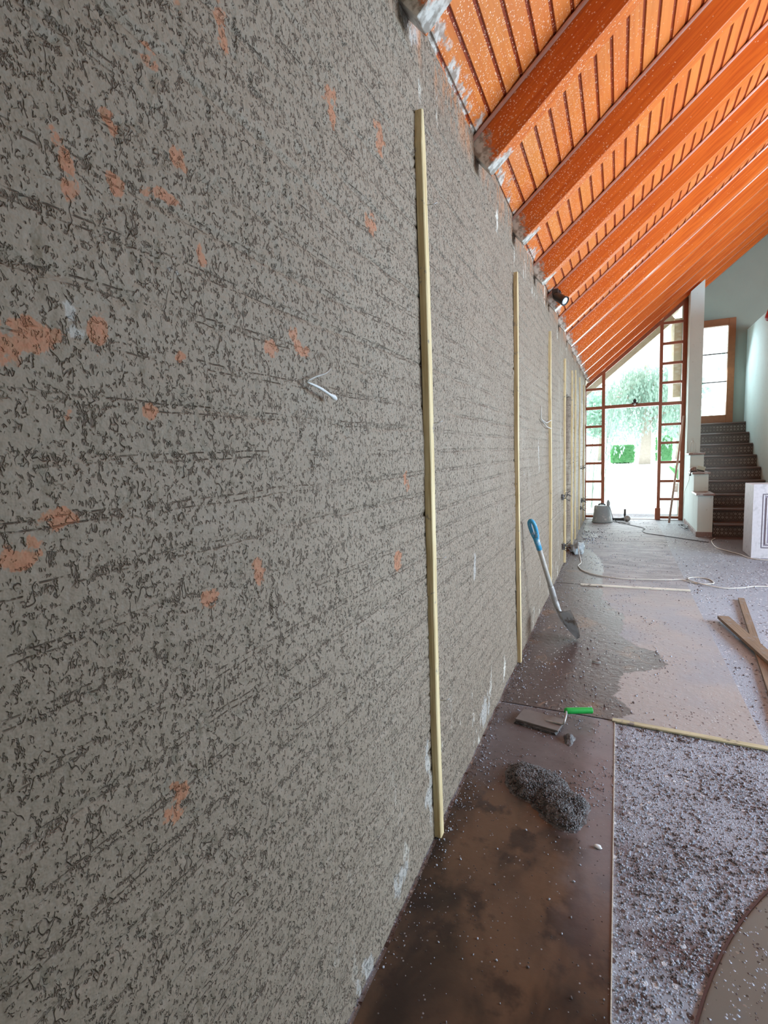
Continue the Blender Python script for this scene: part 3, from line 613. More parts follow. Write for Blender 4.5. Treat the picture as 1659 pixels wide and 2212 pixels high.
# ------------------------------------------------------------------ shovel leaning on the wall
def shovel():
    top = Vector((-0.515, 3.366, 0.885)); S = Vector((-0.388, 3.60, 0.285)); tip = Vector((-0.250, 3.665, 0.010))
    e = tag(empty('shovel', tuple(tip)), 'shovel with blue grip and dirty pale shaft leaning on the plaster wall', 'shovel')
    T, Q = top-tip, S-tip
    d = Q.normalized(); bl = Q.length*0.80
    view = Vector((-0.3, 3.65, -1.2)).normalized(); wd = (view-d*view.dot(d)).normalized(); nr = d.cross(wd).normalized()
    a = R_(24); side = (wd*math.cos(a)+nr*math.sin(a)).normalized(); nrm = d.cross(side).normalized()
    bm = bmesh.new(); nu, nv = 13, 16; vs = []
    for j in range(nv):
        t = j/(nv-1); w = 0.108*min(1.0, math.sqrt(t*1.7))*(1-0.12*max(0, t-0.85)/0.15)
        if t == 0: w = 0.004
        vs.append([bm.verts.new(d*(t*bl)+side*(q*w)+nrm*(-0.030*q*q*(0.3+t)+0.030*math.sin(t*math.pi*0.55)-0.015*t)) for q in [-1+2*i/(nu-1) for i in range(nu)]])
    for j in range(nv-1):
        for i in range(nu-1): bm.faces.new((vs[j][i], vs[j][i+1], vs[j+1][i+1], vs[j+1][i]))
    bmesh.ops.solidify(bm, geom=bm.faces[:], thickness=0.003); bmobj('blade', bm, M['steel'], e, True)
    u = (T-Q).normalized(); L = (T-Q).length
    bm = bmesh.new(); tube(bm, spline([d*(bl*0.55)+nrm*0.018, d*(bl*0.85)+nrm*0.012, Q, Q+u*0.10, Q+u*0.14], 4), [0.006]*3+[0.016]*4+[0.020]*8+[0.019]*2, 14); bmobj('socket', bm, M['steel'], e)
    bm = bmesh.new(); tube(bm, [Q+u*0.12, Q+u*0.3, Q+u*(L-0.16)], [0.0165, 0.016, 0.016], 14); bmobj('shaft', bm, M['shaft'], e)
    gw = Vector((0.82, -0.35, 0.15)); gw = (gw-u*gw.dot(u)).normalized()
    bm = bmesh.new(); tube(bm, [Q+u*(L-0.22), Q+u*(L-0.12)], [0.018, 0.020], 14)
    lp = [(0, -0.15), (-0.014, -0.11), (-0.019, -0.05), (-0.015, -0.010), (0, 0.006), (0.015, -0.010), (0.019, -0.05), (0.014, -0.11), (0, -0.15)]
    tube(bm, spline([Q+u*(L+b)+gw*a_ for a_, b in lp], 5), 0.013, 10); bmobj('grip', bm, M['blue'], e)
shovel()

# ------------------------------------------------------------------ float trowel on the muddy sheet
e = tag(empty('plastering_float', (-0.335, 2.44, 0.006)), 'mortar covered steel float with bright green handle lying on the muddy sheet', 'float')
e.rotation_euler = (0, 0, -0.20)
bm = bmesh.new(); box(bm, -0.105, 0.105, -0.06, 0.06, 0.012, 0.022, bev=0.002); bmobj('blade', bm, M['muddy'], e)
bm = bmesh.new(); prism(bm, [(-0.11, 0.0), (0.10, 0.0), (0.09, 0.012), (-0.10, 0.012)], 'y', -0.068, 0.05); bmobj('mortar_cake', bm, M['mortar'], e)
bm = bmesh.new(); tube(bm, spline([(0.03, 0.0, 0.022), (0.09, 0.0, 0.026), (0.112, 0.0, 0.03), (0.116, 0.012, 0.045), (0.112, 0.05, 0.058), (0.100, 0.085, 0.056)], 5), 0.005, 8); bmobj('tang', bm, M['steel'], e)
bm = bmesh.new(); tube(bm, spline([(0.092, 0.082, 0.056), (0.112, 0.090, 0.056), (0.155, 0.124, 0.054), (0.195, 0.157, 0.051), (0.205, 0.165, 0.050)], 4), [0.011]*2+[0.0155]*13+[0.014, 0.009], 14); bmobj('handle', bm, M['green'], e)

# ------------------------------------------------------------------ mortar heap and crumbs
def blob_mesh(name, P, S, mat, seed=1):
    """many small irregular lumps in one mesh"""
    t = (1+5**.5)/2
    B = np.array([(-1, t, 0), (1, t, 0), (-1, -t, 0), (1, -t, 0), (0, -1, t), (0, 1, t), (0, -1, -t), (0, 1, -t), (t, 0, -1), (t, 0, 1), (-t, 0, -1), (-t, 0, 1)])/1.9
    F = np.array([(0, 11, 5), (0, 5, 1), (0, 1, 7), (0, 7, 10), (0, 10, 11), (1, 5, 9), (5, 11, 4), (11, 10, 2), (10, 7, 6), (7, 1, 8), (3, 9, 4), (3, 4, 2), (3, 2, 6), (3, 6, 8), (3, 8, 9), (4, 9, 5), (2, 4, 11), (6, 2, 10), (8, 6, 7), (9, 8, 1)])
    r = np.random.default_rng(seed); n = len(P)
    sc = r.uniform(0.6, 1.3, (n, 12, 1))*B[None]*r.uniform(0.7, 1.3, (n, 1, 3))
    V = (sc*S[:, None, None]+P[:, None, :]).reshape(-1, 3)
    f = (F[None]+(np.arange(n)*12)[:, None, None]).reshape(-1, 3).astype(np.int32)
    me = bpy.data.meshes.new(name); me.vertices.add(len(V)); me.vertices.foreach_set('co', V.astype(np.float32).ravel())
    me.loops.add(f.size); me.loops.foreach_set('vertex_index', f.ravel()); me.polygons.add(len(f))
    me.polygons.foreach_set('loop_start', (np.arange(len(f))*3).astype(np.int32)); me.polygons.foreach_set('loop_total', np.full(len(f), 3, np.int32)); me.update(calc_edges=True)
    o = bpy.data.objects.new(name, me); COL.objects.link(o); me.materials.append(mat); return o
# heap outline from a few lobes
LOBES = [(-0.34, 2.02, 0.115), (-0.24, 1.98, 0.12), (-0.22, 1.88, 0.13), (-0.16, 1.79, 0.10), (-0.33, 1.93, 0.11), (-0.125, 1.90, 0.07)]
def heap_h(x, y):
    s = 0
    for cx, cy, r in LOBES: s = s+np.exp(-(((x-cx)**2+(y-cy)**2)/(r*r*0.42)))
    return sstep(0.30, 1.5, s+0.6*(fbm(x*22, y*22, 3, 3)-0.45))*0.030
gx, gy = np.meshgrid(np.linspace(-0.53, -0.02, 200), np.linspace(1.58, 2.22, 240), indexing='ij')
hh = heap_h(gx, gy); hz = 0.0035+hh*(0.6+0.9*fbm(gx*60, gy*60, 3, 8))+np.where(hh > 0.001, 0.002, 0)
heap = grid_obj('mortar_heap', np.stack([gx, gy, hz], -1).reshape(-1, 3), 200, 240, M['mortar'])
tag(heap, 'low heap of dark grainy wet mortar dropped on the muddy sheet', 'mortar heap')
n0 = 26000; x = rng.uniform(-0.53, -0.02, n0); y = rng.uniform(1.58, 2.22, n0); hv = heap_h(x, y); k = hv > 0.004
P = np.stack([x[k], y[k], 0.004+hv[k]*1.05], 1); P[:, 2] += 0.002
o = blob_mesh('mortar_grains', P, rng.uniform(0.0022, 0.0052, len(P)), M['mortar'], 5); tag(o, 'loose grains covering the dark mortar heap', 'mortar grains', None, 'stuff')
def scatter(n, x0, x1, y0, y1, fn, smin, smax, z, ybias=1.0):
    x = rng.uniform(x0, x1, n); y = y0+(y1-y0)*rng.uniform(0, 1, n)**ybias; k = rng.uniform(0, 1, n) < fn(x, y); s = rng.uniform(0, 1, k.sum())**2.5*(smax-smin)+smin
    return np.stack([x[k], y[k], np.full(k.sum(), z)+s*0.25], 1), s
parts = []
parts.append(scatter(42000, 0.01, 1.3, 0.9, 2.57, lambda x, y: 0.25+0.75*sstep(0.3, 0.6, fbm(x*5, y*5, 3, 2)), 0.0014, 0.0045, 0.001))
parts.append(scatter(5000, 0.63, 3.0, 2.6, 8.3, lambda x, y: sstep(0.3, 0.65, fbm(x*3, y*3, 3, 12)), 0.003, 0.008, 0.001, 1.3))
parts.append(scatter(3800, -0.55, 0.61, 2.62, 10.2, lambda x, y: sstep(0.3, 0.65, fbm(x*4, y*4, 3, 22)), 0.002, 0.0065, 0.006, 1.2))
parts.append(scatter(6000, -0.555, -0.005, 0.9, 2.58, lambda x, y: 0.03+0.6*sstep(0.42, 0.62, fbm(x*6, y*6, 3, 32))*(sstep(1.5, 1.9, y)), 0.0012, 0.0040, 0.006))
parts.append(scatter(5200, -0.565, -0.49, 1.0, 10.2, lambda x, y: 0.6*sstep(-0.47, -0.56, x)*sstep(0.9, 1.9, y), 0.0012, 0.0036, 0.006, 1.5))
parts.append(scatter(5000, -0.52, -0.05, 7.5, 9.2, lambda x, y: 0.5*sstep(0.25, 0.6, fbm(x*5, y*5, 2, 52))*np.exp(-((x+.35)/.18)**2-((y-8.3)/.6)**2), 0.004, 0.011, 0.006))
P = np.concatenate([p for p, s in parts]); S = np.concatenate([s for p, s in parts])
k = ~(((P[:, 0] > 1.38) & (P[:, 1] > 6.98)) | ((P[:, 0] > 1.0) & (P[:, 1] > 8.2))); P = P[k]; S = S[k]
o = blob_mesh('mortar_crumbs', P, S, M['crumb'], 9); tag(o, 'pale and dark mortar crumbs scattered over the whole floor', 'mortar crumbs', None, 'stuff')
bm = bmesh.new(); bmesh.ops.create_icosphere(bm, subdivisions=2, radius=0.012)
for vtx in bm.verts: vtx.co = Vector((vtx.co.x*1.3, vtx.co.y*0.8, vtx.co.z*0.5))*(0.8+0.5*mnoise.noise(vtx.co*90))
o = bmobj('plaster_chip', bm, M['paper'], None, True); o.location = (-0.047, 1.70, 0.010); tag(o, 'small white plaster chip below the mortar heap', 'chip')
bm = bmesh.new(); tube(bm, [(0, 0, 0), (0.05, -0.006, 0.002)], 0.004, 8)
o = bmobj('nail', bm, M['steel'], None, True); o.location = (-0.135, 3.30, 0.010); tag(o, 'long grey nail lying on the wet stain between shovel and green handle', 'nail')
# muddy ridge of mortar beside the float
gx, gy = np.meshgrid(np.linspace(-0.26, -0.10, 70), np.linspace(2.16, 2.46, 110), indexing='ij')
hh = sstep(0.35, 0.75, fbm(gx*16, gy*16, 3, 60)*1.1*np.exp(-(((gx+0.185+0.15*(gy-2.3))/0.05)**2))*np.exp(-(((gy-2.31)/0.11)**4)))
o = grid_obj('mortar_smear', np.stack([gx, gy, 0.003+hh*0.03], -1).reshape(-1, 3), 70, 110, M['mortar']); tag(o, 'small ridge of dark mortar trailing from the float blade', 'mortar')

# ------------------------------------------------------------------ spotlight on the rafter
sp = tag(empty('spotlight', (-0.505, 4.70, 2.655)), 'small black adjustable spotlight with pale lens fixed where a rafter meets the wall', 'spotlight')
bm = bmesh.new(); lathe(bm, [(0.036, 0), (0.036, 0.018), (0.028, 0.026)], seg=20); o = bmobj('mount', bm, M['black'], sp); o.rotation_euler = (R_(90), 0, 0); o.location = (0.01, 0.035, 0.02)
bm = bmesh.new(); tube(bm, spline([(0.01, 0.02, 0.02), (0.0, -0.03, 0.015), (0.01, -0.055, -0.012), (0.03, -0.05, -0.03)], 4), 0.010, 8); box(bm, -0.022, 0.03, -0.05, -0.015, -0.01, 0.045, bev=0.006); bmobj('bracket', bm, M['black'], sp)
bm = bmesh.new(); lathe(bm, [(0.020, -0.07), (0.030, -0.062), (0.034, -0.03), (0.036, 0.05), (0.039, 0.052), (0.039, 0.064), (0.034, 0.064), (0.033, 0.058)], seg=24)
hd = bmobj('lamp_head', bm, M['black'], sp); hd.location = (0.045, -0.06, -0.045)
hd.rotation_euler = Vector((0.72, -0.45, -0.62)).to_track_quat('Z', 'Y').to_euler()
bm = bmesh.new(); lathe(bm, [(0.033, 0.054), (0.026, 0.060), (0.012, 0.064)], seg=24); bmobj('lens', bm, M['lens'], hd)

# lamp on the transom
e = tag(empty('transom_lamp', (0.257, 10.30, 2.112)), 'tiny dark lamp fixed on the doorway transom', 'lamp')
bm = bmesh.new(); box(bm, -0.05, 0.05, -0.025, 0.01, 0.0, 0.022, bev=0.004); bmobj('bracket', bm, M['dark'], e)
bm = bmesh.new(); lathe(bm, [(0.012, 0.02), (0.030, 0.035), (0.028, 0.065), (0.008, 0.085)], seg=14); bmobj('lamp_head', bm, M['dark'], e)
bm = bmesh.new(); bmesh.ops.create_icosphere(bm, subdivisions=2, radius=0.022); o = bmobj('bulb', bm, M['lens'], e, True); o.location = (0, -0.015, -0.012)

# ------------------------------------------------------------------ cable stubs on the wall
def stub(y, z, s, label, box_=True, seed=1):
    r_ = random.Random(seed); e = tag(empty('junction_box', (WX+0.012, y, z)), label, 'junction box', 'electrical outlets left open in the plaster')
    bm = bmesh.new(); box(bm, -0.012, 0.016, -0.03*s, 0.03*s, -0.035*s, 0.035*s, bev=0.004); bmobj('back_box', bm, M['mortar'], e)
    for k in range(5):
        p = Vector((0.012, r_.uniform(-0.02, 0.02)*s, r_.uniform(-0.02, 0.02)*s)); pts = [p]
        for q in range(4): p = p+Vector((r_.uniform(0.004, 0.030), r_.uniform(-0.035, 0.035), r_.uniform(-0.03, 0.03)))*s; pts.append(p.copy())
        bm = bmesh.new(); tube(bm, spline(pts, 4), 0.0035*s, 6); bmobj('wire', bm, M['black'] if k % 2 else M['blackcord'], e)
stub(5.90, 0.815, 0.9, 'tangle of black wires poking from the wall above the cable outlet', seed=3)
stub(6.02, 0.235, 1.0, 'low wall outlet with black wires beside the lath before the recess', seed=4)
stub(8.62, 1.045, 0.9, 'small dark outlet at waist height near the glazed front', seed=5)
stub(9.12, 0.470, 1.1, 'black wired outlet low beside the last lath', seed=6)
stub(8.85, 0.370, 0.9, 'lower dark outlet just before the last lath', seed=7)
# lump of mortar at the wall foot where the white cable starts
bm = bmesh.new(); bmesh.ops.create_icosphere(bm, subdivisions=3, radius=0.13)
for vtx in bm.verts: vtx.co = Vector((vtx.co.x*0.75, vtx.co.y*2.2, vtx.co.z*1.0))*(0.85+0.5*mnoise.noise(vtx.co*12))
for vtx in bm.verts: vtx.co.z = max(vtx.co.z, -0.001)
o = bmobj('rubble_sack', bm, M['bucket'], None, True); o.location = (-0.455, 7.0, 0.006); tag(o, 'grey lumpy sack slumped at the wall foot after the recess', 'sack')
# mark like a less-than sign: two scraps of plastic stuck in the plaster
e = tag(empty('plastic_scrap', (WX+0.012, 0.86, 1.497)), 'bent white plastic scrap shaped like an open V stuck in the near plaster', 'scrap')
bm = bmesh.new(); tube(bm, spline([(0, 0, 0.004), (0.006, 0.035, -0.004), (0.008, 0.07, -0.014), (0.008, 0.10, -0.022)], 4), [0.0015, .002, .0025, .003, .003, .0035, .003, .003, .003, .004, .006, .005, .002], 8); bmobj('lower_leg', bm, M['paper'], e)
bm = bmesh.new(); tube(bm, spline([(0, 0, 0.006), (0.006, 0.025, 0.017), (0.008, 0.06, 0.028), (0.006, 0.085, 0.042)], 4), [0.0015, .002, .002, .002, .002, .0025, .002, .002, .002, .002, .002, .002, .001], 8); bmobj('upper_leg', bm, M['shaft'], e)
e = tag(empty('wire_hook', (WX+0.012, 4.19, 1.595)), 'thin white wire fork poking toward the third lath', 'wire')
bm = bmesh.new(); tube(bm, spline([(0, 0, 0), (0.01, 0.25, -0.02), (0.012, 0.56, 0.012)], 5), 0.004, 6); tube(bm, spline([(0, 0.02, 0), (0.01, 0.25, -0.05), (0.012, 0.56, -0.06)], 5), 0.004, 6); tube(bm, [(0, 0, 0.10), (0, 0, 0)], 0.004, 6); bmobj('prong', bm, M['shaft'], e)

# ------------------------------------------------------------------ bucket, power tool, cords
e = tag(empty('mortar_bucket', (-0.25, 9.86, 0.006)), 'upturned grey green mortar bucket standing by the open doorway', 'bucket')
bm = bmesh.new(); lathe(bm, [(0.175, 0), (0.178, 0.012), (0.168, 0.022), (0.166, 0.055), (0.160, 0.06), (0.135, 0.285), (0.125, 0.30), (0.0, 0.302)], seg=32); bmobj('shell', bm, M['bucket'], e)
e2 = tag(empty('power_tool', (-0.20, 9.84, 0.309)), 'small pale tool with dangling cord lying on top of the upturned bucket', 'tool')
bm = bmesh.new(); box(bm, 0.02, 0.075, -0.03, 0.03, 0, 0.075, bev=0.012); box(bm, 0.03, 0.06, -0.02, 0.02, 0.07, 0.10, bev=0.008); bmobj('body', bm, M['bucket'], e2)
bm = bmesh.new(); tube(bm, spline([(0.0, 0, 0.012), (-0.06, 0, 0.03), (-0.12, 0.0, 0.012)], 5), 0.013, 8); bmobj('handle', bm, M['dark'], e2)
e = tag(empty('angle_grinder', (0.03, 9.98, 0.006)), 'dark angle grinder lying on the sheet at the doorway, side handle up', 'grinder')
bm = bmesh.new(); tube(bm, [(-0.15, 0.02, 0.035), (-0.13, 0.02, 0.035), (0.02, 0.0, 0.035), (0.07, -0.005, 0.04), (0.11, -0.01, 0.045)], [0.018, 0.026, 0.027, 0.034, 0.03], 14); bmobj('body', bm, M['dark'], e)
bm = bmesh.new(); tube(bm, [(0.125, -0.04, 0.055), (0.125, -0.012, 0.055), (0.125, 0.03, 0.055)], [0.030, 0.045, 0.030], 18); tube(bm, [(0.125, -0.046, 0.055), (0.125, -0.042, 0.055)], 0.055, 24); bmobj('gear_head', bm, M['steel'], e)
bm = bmesh.new(); tube(bm, [(0.085, -0.01, 0.06), (0.085, -0.01, 0.10), (0.088, -0.01, 0.11), (0.090, -0.01, 0.225)], [0.010, 0.010, 0.018, 0.016], 12); bmobj('side_handle', bm, M['dark'], e)
def cord(name, pts, r, mat, label, n=8):
    bm = bmesh.new(); o0 = Vector(pts[0]); tube(bm, spline([Vector(p)-o0 for p in pts], n), r, 8); o = bmobj(name, bm, mat); o.location = o0; return tag(o, label, 'cord')
cord('extension_cable', [(-0.46, 6.85, 0.10), (-0.43, 6.65, 0.03), (-0.40, 6.40, 0.012), (-0.385, 6.2, 0.012), (-0.40, 6.03, 0.012), (-0.33, 5.80, 0.012), (-0.19, 5.64, 0.012), (0.03, 5.56, 0.012), (0.25, 5.58, 0.012), (0.45, 5.62, 0.012), (0.58, 5.66, 0.012), (0.66, 5.60, 0.006), (0.75, 5.56, 0.006), (0.85, 5.62, 0.006), (0.83, 5.78, 0.006), (0.74, 5.83, 0.006), (0.66, 5.78, 0.006), (0.66, 5.66, 0.008), (0.75, 5.52, 0.012), (0.90, 5.45, 0.006), (1.05, 5.50, 0.006), (1.28, 5.62, 0.006), (2.2, 5.7, 0.006)], 0.0055, M['pvc'], 'white cable from the wall outlet, looped once across the dusty floor')
cord('black_cable', [(-0.10, 9.99, 0.03), (-0.05, 9.85, 0.012), (0.08, 9.75, 0.012), (0.22, 9.46, 0.012), (0.40, 9.14, 0.012), (0.36, 8.9, 0.012), (0.40, 8.63, 0.012), (0.546, 8.48, 0.012), (0.66, 8.4, 0.008), (0.98, 8.12, 0.007), (1.13, 7.99, 0.007)], 0.0055, M['blackcord'], 'dark cable from the grinder curving over to the stair foot')
cord('bent_cable', [(1.25, 8.30, 0.012), (1.19, 8.15, 0.006), (1.165, 7.85, 0.006), (1.175, 7.56, 0.006), (1.26, 7.36, 0.006), (1.35, 7.17, 0.006), (1.42, 6.95, 0.006), (1.7, 6.86, 0.006)], 0.006, M['pvc'], 'pale cable curling at the stair foot toward the white cabinet')
cord('bucket_cable', [(-0.175, 9.76, 0.36), (-0.11, 9.66, 0.24), (-0.07, 9.66, 0.10), (0.02, 9.7, 0.014), (0.10, 9.62, 0.012), (0.2, 9.66, 0.012)], 0.005, M['blackcord'], 'dark cable hanging down the side of the upturned bucket')
cord('thin_cable', [(1.045, 9.62, 0.90), (1.044, 9.48, 0.84), (1.044, 9.46, 0.78), (1.042, 9.7, 0.66), (1.04, 9.98, 0.52), (1.035, 10.03, 0.23), (1.025, 9.95, 0.02)], 0.004, M['wire'], 'thin white cable hanging down the side of the stepped parapet')
# dark coil on the floor by the parapet
bm = bmesh.new(); pts = []
for k in range(40):
    a = k*0.55; rr = 0.05+0.02*math.sin(k*1.3); pts.append((0.96+rr*0.6*math.cos(a)+0.001*k, 9.35+0.30*math.sin(a*0.33)+rr*math.sin(a), 0.010+0.0006*k))
o0 = Vector(pts[0]); tube(bm, spline([Vector(p)-o0 for p in pts], 4), 0.006, 6); o = bmobj('coiled_cable', bm, M['black'], None); o.location = o0; tag(o, 'black heap of coiled cable on the floor against the parapet', 'cord')
# pole leaning on the jamb
bm = bmesh.new(); a = Vector((0.805, 9.84, 0.0)); b = Vector((1.025, 10.27, 1.84)); tube(bm, [Vector((0, 0, 0.012)), (b-a)*0.5, b-a], [0.017, 0.017, 0.016], 10)
o = bmobj('wooden_pole', bm, M['pole']); o.location = a; tag(o, 'long thin pale pole leaning against the right jamb of the glazed front', 'pole')

# ------------------------------------------------------------------ things on the parapet
e = tag(empty('wire_lantern', (1.10, 9.63, 1.20)), 'small white wire lantern standing on the top coping of the parapet', 'lantern')
bm = bmesh.new()
for k in range(8):
    a = k/8*2*math.pi; c, s = math.cos(a), math.sin(a); tube(bm, [(0.048*c, 0.048*s, 0.0), (0.048*c, 0.048*s, 0.13), (0.040*c, 0.040*s, 0.155), (0.012*c, 0.012*s, 0.18)], 0.0035, 6)
bmobj('cage', bm, M['wire'], e)
bm = bmesh.new(); lathe(bm, [(0.054, 0), (0.054, 0.010), (0.046, 0.014)], seg=20); bmobj('base', bm, M['wire'], e)
bm = bmesh.new(); lathe(bm, [(0.020, 0.175), (0.016, 0.195), (0.006, 0.21)], seg=12); tube(bm, [(0.016*math.cos(t), 0, 0.225+0.016*math.sin(t)) for t in [i*0.5 for i in range(13)]], 0.003, 6); bmobj('ring', bm, M['wire'], e)
e = tag(empty('cardboard_box', (1.155, 9.20, 0.915)), 'small pale green box lying tilted on the middle coping', 'box'); e.rotation_euler = (0, R_(14), R_(-8))
bm = bmesh.new(); box(bm, -0.045, 0.055, -0.05, 0.06, 0.012, 0.030, bev=0.003); bmobj('base', bm, M['black'], e)
bm = bmesh.new(); box(bm, -0.05, 0.06, -0.055, 0.065, 0.030, 0.085, bev=0.004); bmobj('lid', bm, M['box'], e)
bm = bmesh.new(); bmesh.ops.create_icosphere(bm, subdivisions=3, radius=0.055)
for vtx in bm.verts: vtx.co = Vector((vtx.co.x, vtx.co.y*1.1, max(vtx.co.z*0.9, -0.02)))*(0.9+0.35*mnoise.noise(vtx.co*30))
o = bmobj('paper_bag', bm, M['cap'], None, True); o.location = (1.085, 9.34, 0.937); tag(o, 'crumpled brown bag behind the tilted box on the middle coping', 'bag')
e = tag(empty('black_plug', (1.035, 9.08, 0.918)), 'black plug with short cord hanging over the middle coping edge', 'plug')
bm = bmesh.new(); tube(bm, spline([(0.07, 0.07, 0.006), (0.03, 0.02, 0.008), (-0.012, 0.0, -0.002), (-0.020, -0.01, -0.035)], 5), 0.007, 8); bmobj('cord', bm, M['black'], e)
bm = bmesh.new(); tube(bm, [(-0.020, -0.01, -0.03), (-0.022, -0.012, -0.06)], [0.010, 0.014], 8); bmobj('plug_body', bm, M['black'], e)

# ------------------------------------------------------------------ white cabinet at the right edge
e = tag(empty('white_cabinet', (1.42, 7.03, 0)), 'distressed white cabinet with recessed mauve panel at the right edge', 'cabinet')
bm = bmesh.new(); box(bm, 0, 0.86, 0.03, 0.44, 0.0, 0.85, bev=0.004); bmobj('body', bm, M['cabinet'], e)
bm = bmesh.new(); box(bm, 0.0, 0.086, 0.0, 0.03, 0.0, 0.86); box(bm, 0.774, 0.86, 0.0, 0.03, 0.0, 0.86); box(bm, 0.086, 0.774, 0.0, 0.03, 0.0, 0.115); box(bm, 0.086, 0.774, 0.0, 0.03, 0.75, 0.86); bmobj('face_frame', bm, M['cabinet'], e)
for q, (o_, mt) in enumerate(((0.012, 'cabinet'), (0.045, 'cabinet'))):
    bm = bmesh.new(); a, b, c, d, w = 0.086+o_, 0.774-o_, 0.115+o_, 0.75-o_, 0.014
    for dd in ((a, a+w, c, d), (b-w, b, c, d), (a+w, b-w, c, c+w), (a+w, b-w, d-w, d)): box(bm, dd[0], dd[1], 0.010, 0.032, dd[2], dd[3], bev=0.003)
    bmobj('moulding', bm, M[mt], e)
bm = bmesh.new(); box(bm, 0.088, 0.772, 0.022, 0.031, 0.117, 0.748); bmobj('panel', bm, M['cabin'], e)
# red shade at the right edge
e = tag(empty('hanging_shade', (1.372, 6.55, 2.60)), 'deep red rounded hanging shade cut by the right edge of the photo', 'shade')
bm = bmesh.new(); lathe(bm, [(0.06, 0.01), (0.115, 0.0), (0.125, 0.03), (0.095, 0.13), (0.05, 0.21), (0.012, 0.235)], seg=28); bmobj('shade', bm, M['red'], e, True)
bm = bmesh.new(); tube(bm, [(0, 0, 0.23), (0, 0, 1.55)], 0.004, 6); bmobj('cord', bm, M['dark'], e)
bm = bmesh.new(); bmesh.ops.create_icosphere(bm, subdivisions=2, radius=0.035); bmobj('bulb', bm, M['lens'], e, True)
e.location = (1.49, 6.6, 2.60)

# ------------------------------------------------------------------ outside
struct(mbox('floor_terrace', (-30, 34, 10.42, 90, -0.10, -0.03), M['pave']), 'bright pale paving outside the doorway')
mbox('outer', (0.93, 1.25, 11.22, 12.3, 2.25, 3.7), M['stone']); o = bpy.data.objects['outer']; o.name = 'stone_bay'; tag(o, 'cream textured stone bay seen through the top panes of the right ladder window', 'wall')
def leaves(bm, pts, s, r_, droop=False):
    for p in pts:
        a = Vector((r_.uniform(-1, 1), r_.uniform(-1, 1), r_.uniform(-1, 1) if not droop else 0.2)).normalized()
        d = Vector((r_.uniform(-.3, .3), r_.uniform(-.3, .3), -1)).normalized() if droop else Vector((r_.uniform(-1, 1), r_.uniform(-1, 1), r_.uniform(-1, 1))).normalized()
        u = a.cross(d).normalized()*s*(0.3 if droop else 0.6); q = d*s
        p = Vector(p); bm.faces.new([bm.verts.new(p), bm.verts.new(p+u+q*0.5), bm.verts.new(p+q), bm.verts.new(p-u+q*0.5)])
def tree(loc, hgt, crown, nleaf, ls, mat, label, name='tree', trunk=0.3, seed=1, droop=False, cz=0.6):
    r_ = random.Random(seed); e = tag(empty(name, loc), label, 'tree')
    bm = bmesh.new(); tube(bm, spline([(0, 0, 0), (0.1, 0, hgt*0.3), (-0.1, 0, hgt*0.6), (0, 0, hgt*0.85)], 4), [trunk*(1-0.06*i) for i in range(13)], 10)
    for k in range(6):
        a = k*1.05; h0 = hgt*(0.35+0.05*k); tube(bm, [(0, 0, h0), (crown[0]*0.4*math.cos(a), crown[1]*0.4*math.sin(a), h0+hgt*0.08), (crown[0]*0.75*math.cos(a), crown[1]*0.75*math.sin(a), h0+hgt*0.10)], [trunk*0.4, trunk*0.25, trunk*0.08], 6)
    bmobj('trunk', bm, M['bark'], e)
    bm = bmesh.new(); pts = []
    if droop:
        for k in range(nleaf//40):
            a = r_.uniform(0, 6.28); rr = math.sqrt(r_.random()); x, y = crown[0]*rr*math.cos(a), crown[1]*rr*math.sin(a); z0 = hgt*cz+crown[2]*math.sqrt(max(0, 1-rr*rr))*r_.uniform(.6, 1); L = r_.uniform(0.25, 0.75)*hgt*0.85
            for q in range(40): t = q/40; pts.append((x*(1+0.1*t)+r_.gauss(0, .12), y+r_.gauss(0, .12), z0-L*t))
    else:
        for k in range(nleaf):
            v = Vector((r_.gauss(0, 1), r_.gauss(0, 1), r_.gauss(0, 1))).normalized()*(r_.random()**0.35); n_ = 1+0.35*mnoise.noise(v*2.5+Vector((seed, 0, 0)))
            pts.append((crown[0]*v.x*n_, crown[1]*v.y*n_, hgt*cz+crown[2]*v.z*n_))
    leaves(bm, pts, ls, r_, droop); bmobj('foliage', bm, mat, e); return e
tree((1.8, 43, -0.03), 8.6, (2.7, 2.2, 2.3), 5200, 0.28, M['leaf1'], 'tall willow like tree with drooping pale foliage straight out beyond the doorway', 'weeping_tree', 0.42, 3, True, 0.62)
tree((-1.8, 58, -0.03), 8, (2.6, 2, 2.6), 1500, 0.34, M['leaf3'], 'round crowned garden tree left behind the hedge block', 'garden_tree', 0.22, 5)
tree((5.2, 56, -0.03), 9, (2.4, 2, 3.4), 1500, 0.36, M['leaf3'], 'dense green garden tree right behind the weeping tree', 'garden_tree', 0.25, 6)
tree((11.0, 50, -0.03), 14, (3.4, 2, 4.5), 800, 0.30, M['leaf3'], 'green garden tree seen low through the stair window', 'garden_tree', 0.25, 8)
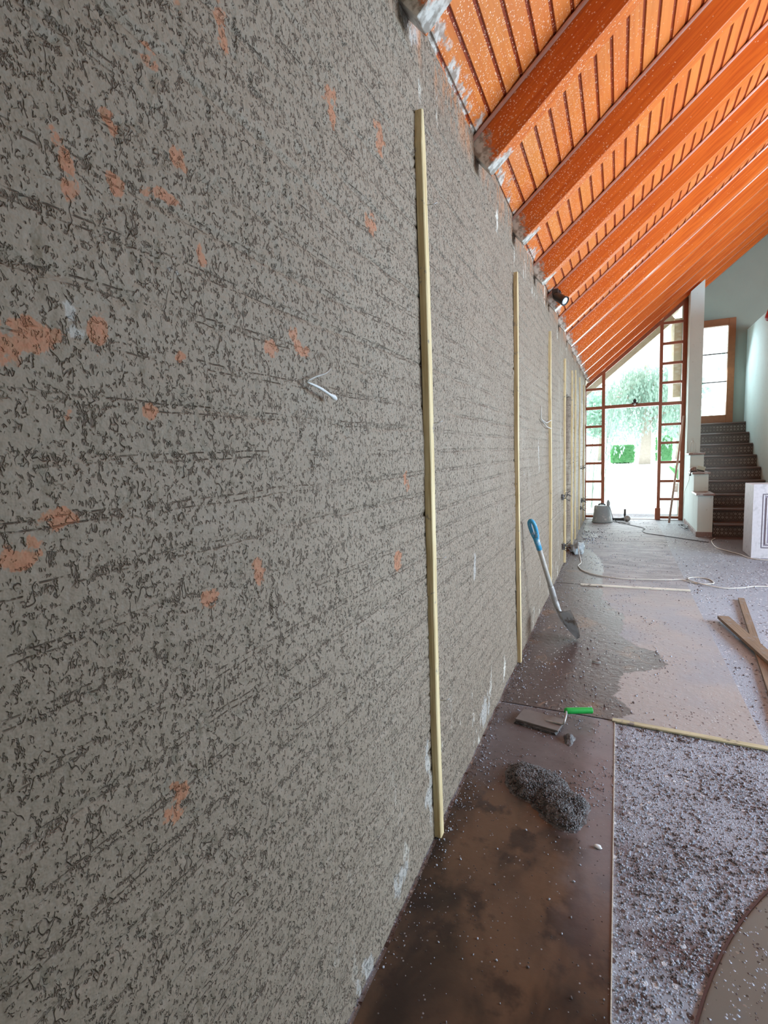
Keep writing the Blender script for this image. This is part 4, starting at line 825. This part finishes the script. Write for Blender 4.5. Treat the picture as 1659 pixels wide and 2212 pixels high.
def bush(name, loc, sz, nleaf, ls, mat, label, seed):
    r_ = random.Random(seed); e = tag(empty(name, loc), label, 'bush'); bm = bmesh.new(); pts = []
    for k in range(nleaf):
        v = Vector((r_.uniform(-1, 1), r_.uniform(-1, 1), r_.uniform(-1, 1))); mx = max(abs(v.x), abs(v.y), abs(v.z)); v = v/mx*r_.uniform(0.85, 1.02); v = v*(1-0.12*v.length)
        pts.append((v.x*sz[0], v.y*sz[1], sz[2]+v.z*sz[2]))
    box(bm, -sz[0]*.86, sz[0]*.86, -sz[1]*.86, sz[1]*.86, 0.1, sz[2]*1.86)
    leaves(bm, pts, ls, r_); bmobj('foliage', bm, mat, e)
    bm = bmesh.new(); tube(bm, [(0, 0, 0), (0, 0, sz[2])], 0.05, 6); bmobj('stem', bm, M['bark'], e)
bush('clipped_hedge', (0.30, 46, -0.03), (0.95, 0.6, 0.78), 4200, 0.13, M['leaf2'], 'bright green clipped hedge block left of the willow trunk', 2)
bush('clipped_hedge', (3.35, 47, -0.03), (0.60, 0.6, 1.1), 2200, 0.14, M['leaf2'], 'green clipped hedge to the right of the willow trunk', 4)
r_ = random.Random(4); e = tag(empty('potted_palm', (1.62, 17.0, -0.03)), 'small leafy plant outside seen low through the right ladder window', 'plant')
bm = bmesh.new(); lathe(bm, [(0.13, 0), (0.17, 0.22), (0.18, 0.24)], seg=16); bmobj('pot', bm, M['cap'], e)
for k in range(9):
    a = k*0.7; bm = bmesh.new(); rr = 0.28; tube(bm, spline([(0, 0, 0.2), (0.1*math.cos(a), 0.1*math.sin(a), 0.55), (rr*math.cos(a), rr*math.sin(a), 0.62+0.03*k)], 4), [0.010]*3+[0.035]*4+[0.02, 0.006], 5); bmobj('leaf', bm, M['leaf2'], e)
# reed clump outside the left ladder window
e = tag(empty('reed_clump', (-0.55, 12.6, -0.03)), 'tall thin reeds outside the left ladder window', 'plant')
for k in range(14):
    bm = bmesh.new(); x0 = r_.uniform(-.3, .3); L = r_.uniform(1.4, 2.9); dx = r_.uniform(-.25, .45); tube(bm, spline([(x0, r_.uniform(-.2, .2), 0), (x0+dx*.3, 0, L*.5), (x0+dx, 0, L)], 4), [0.006]*7+[0.004, 0.002], 5); bmobj('stalk', bm, M['leaf1'], e)
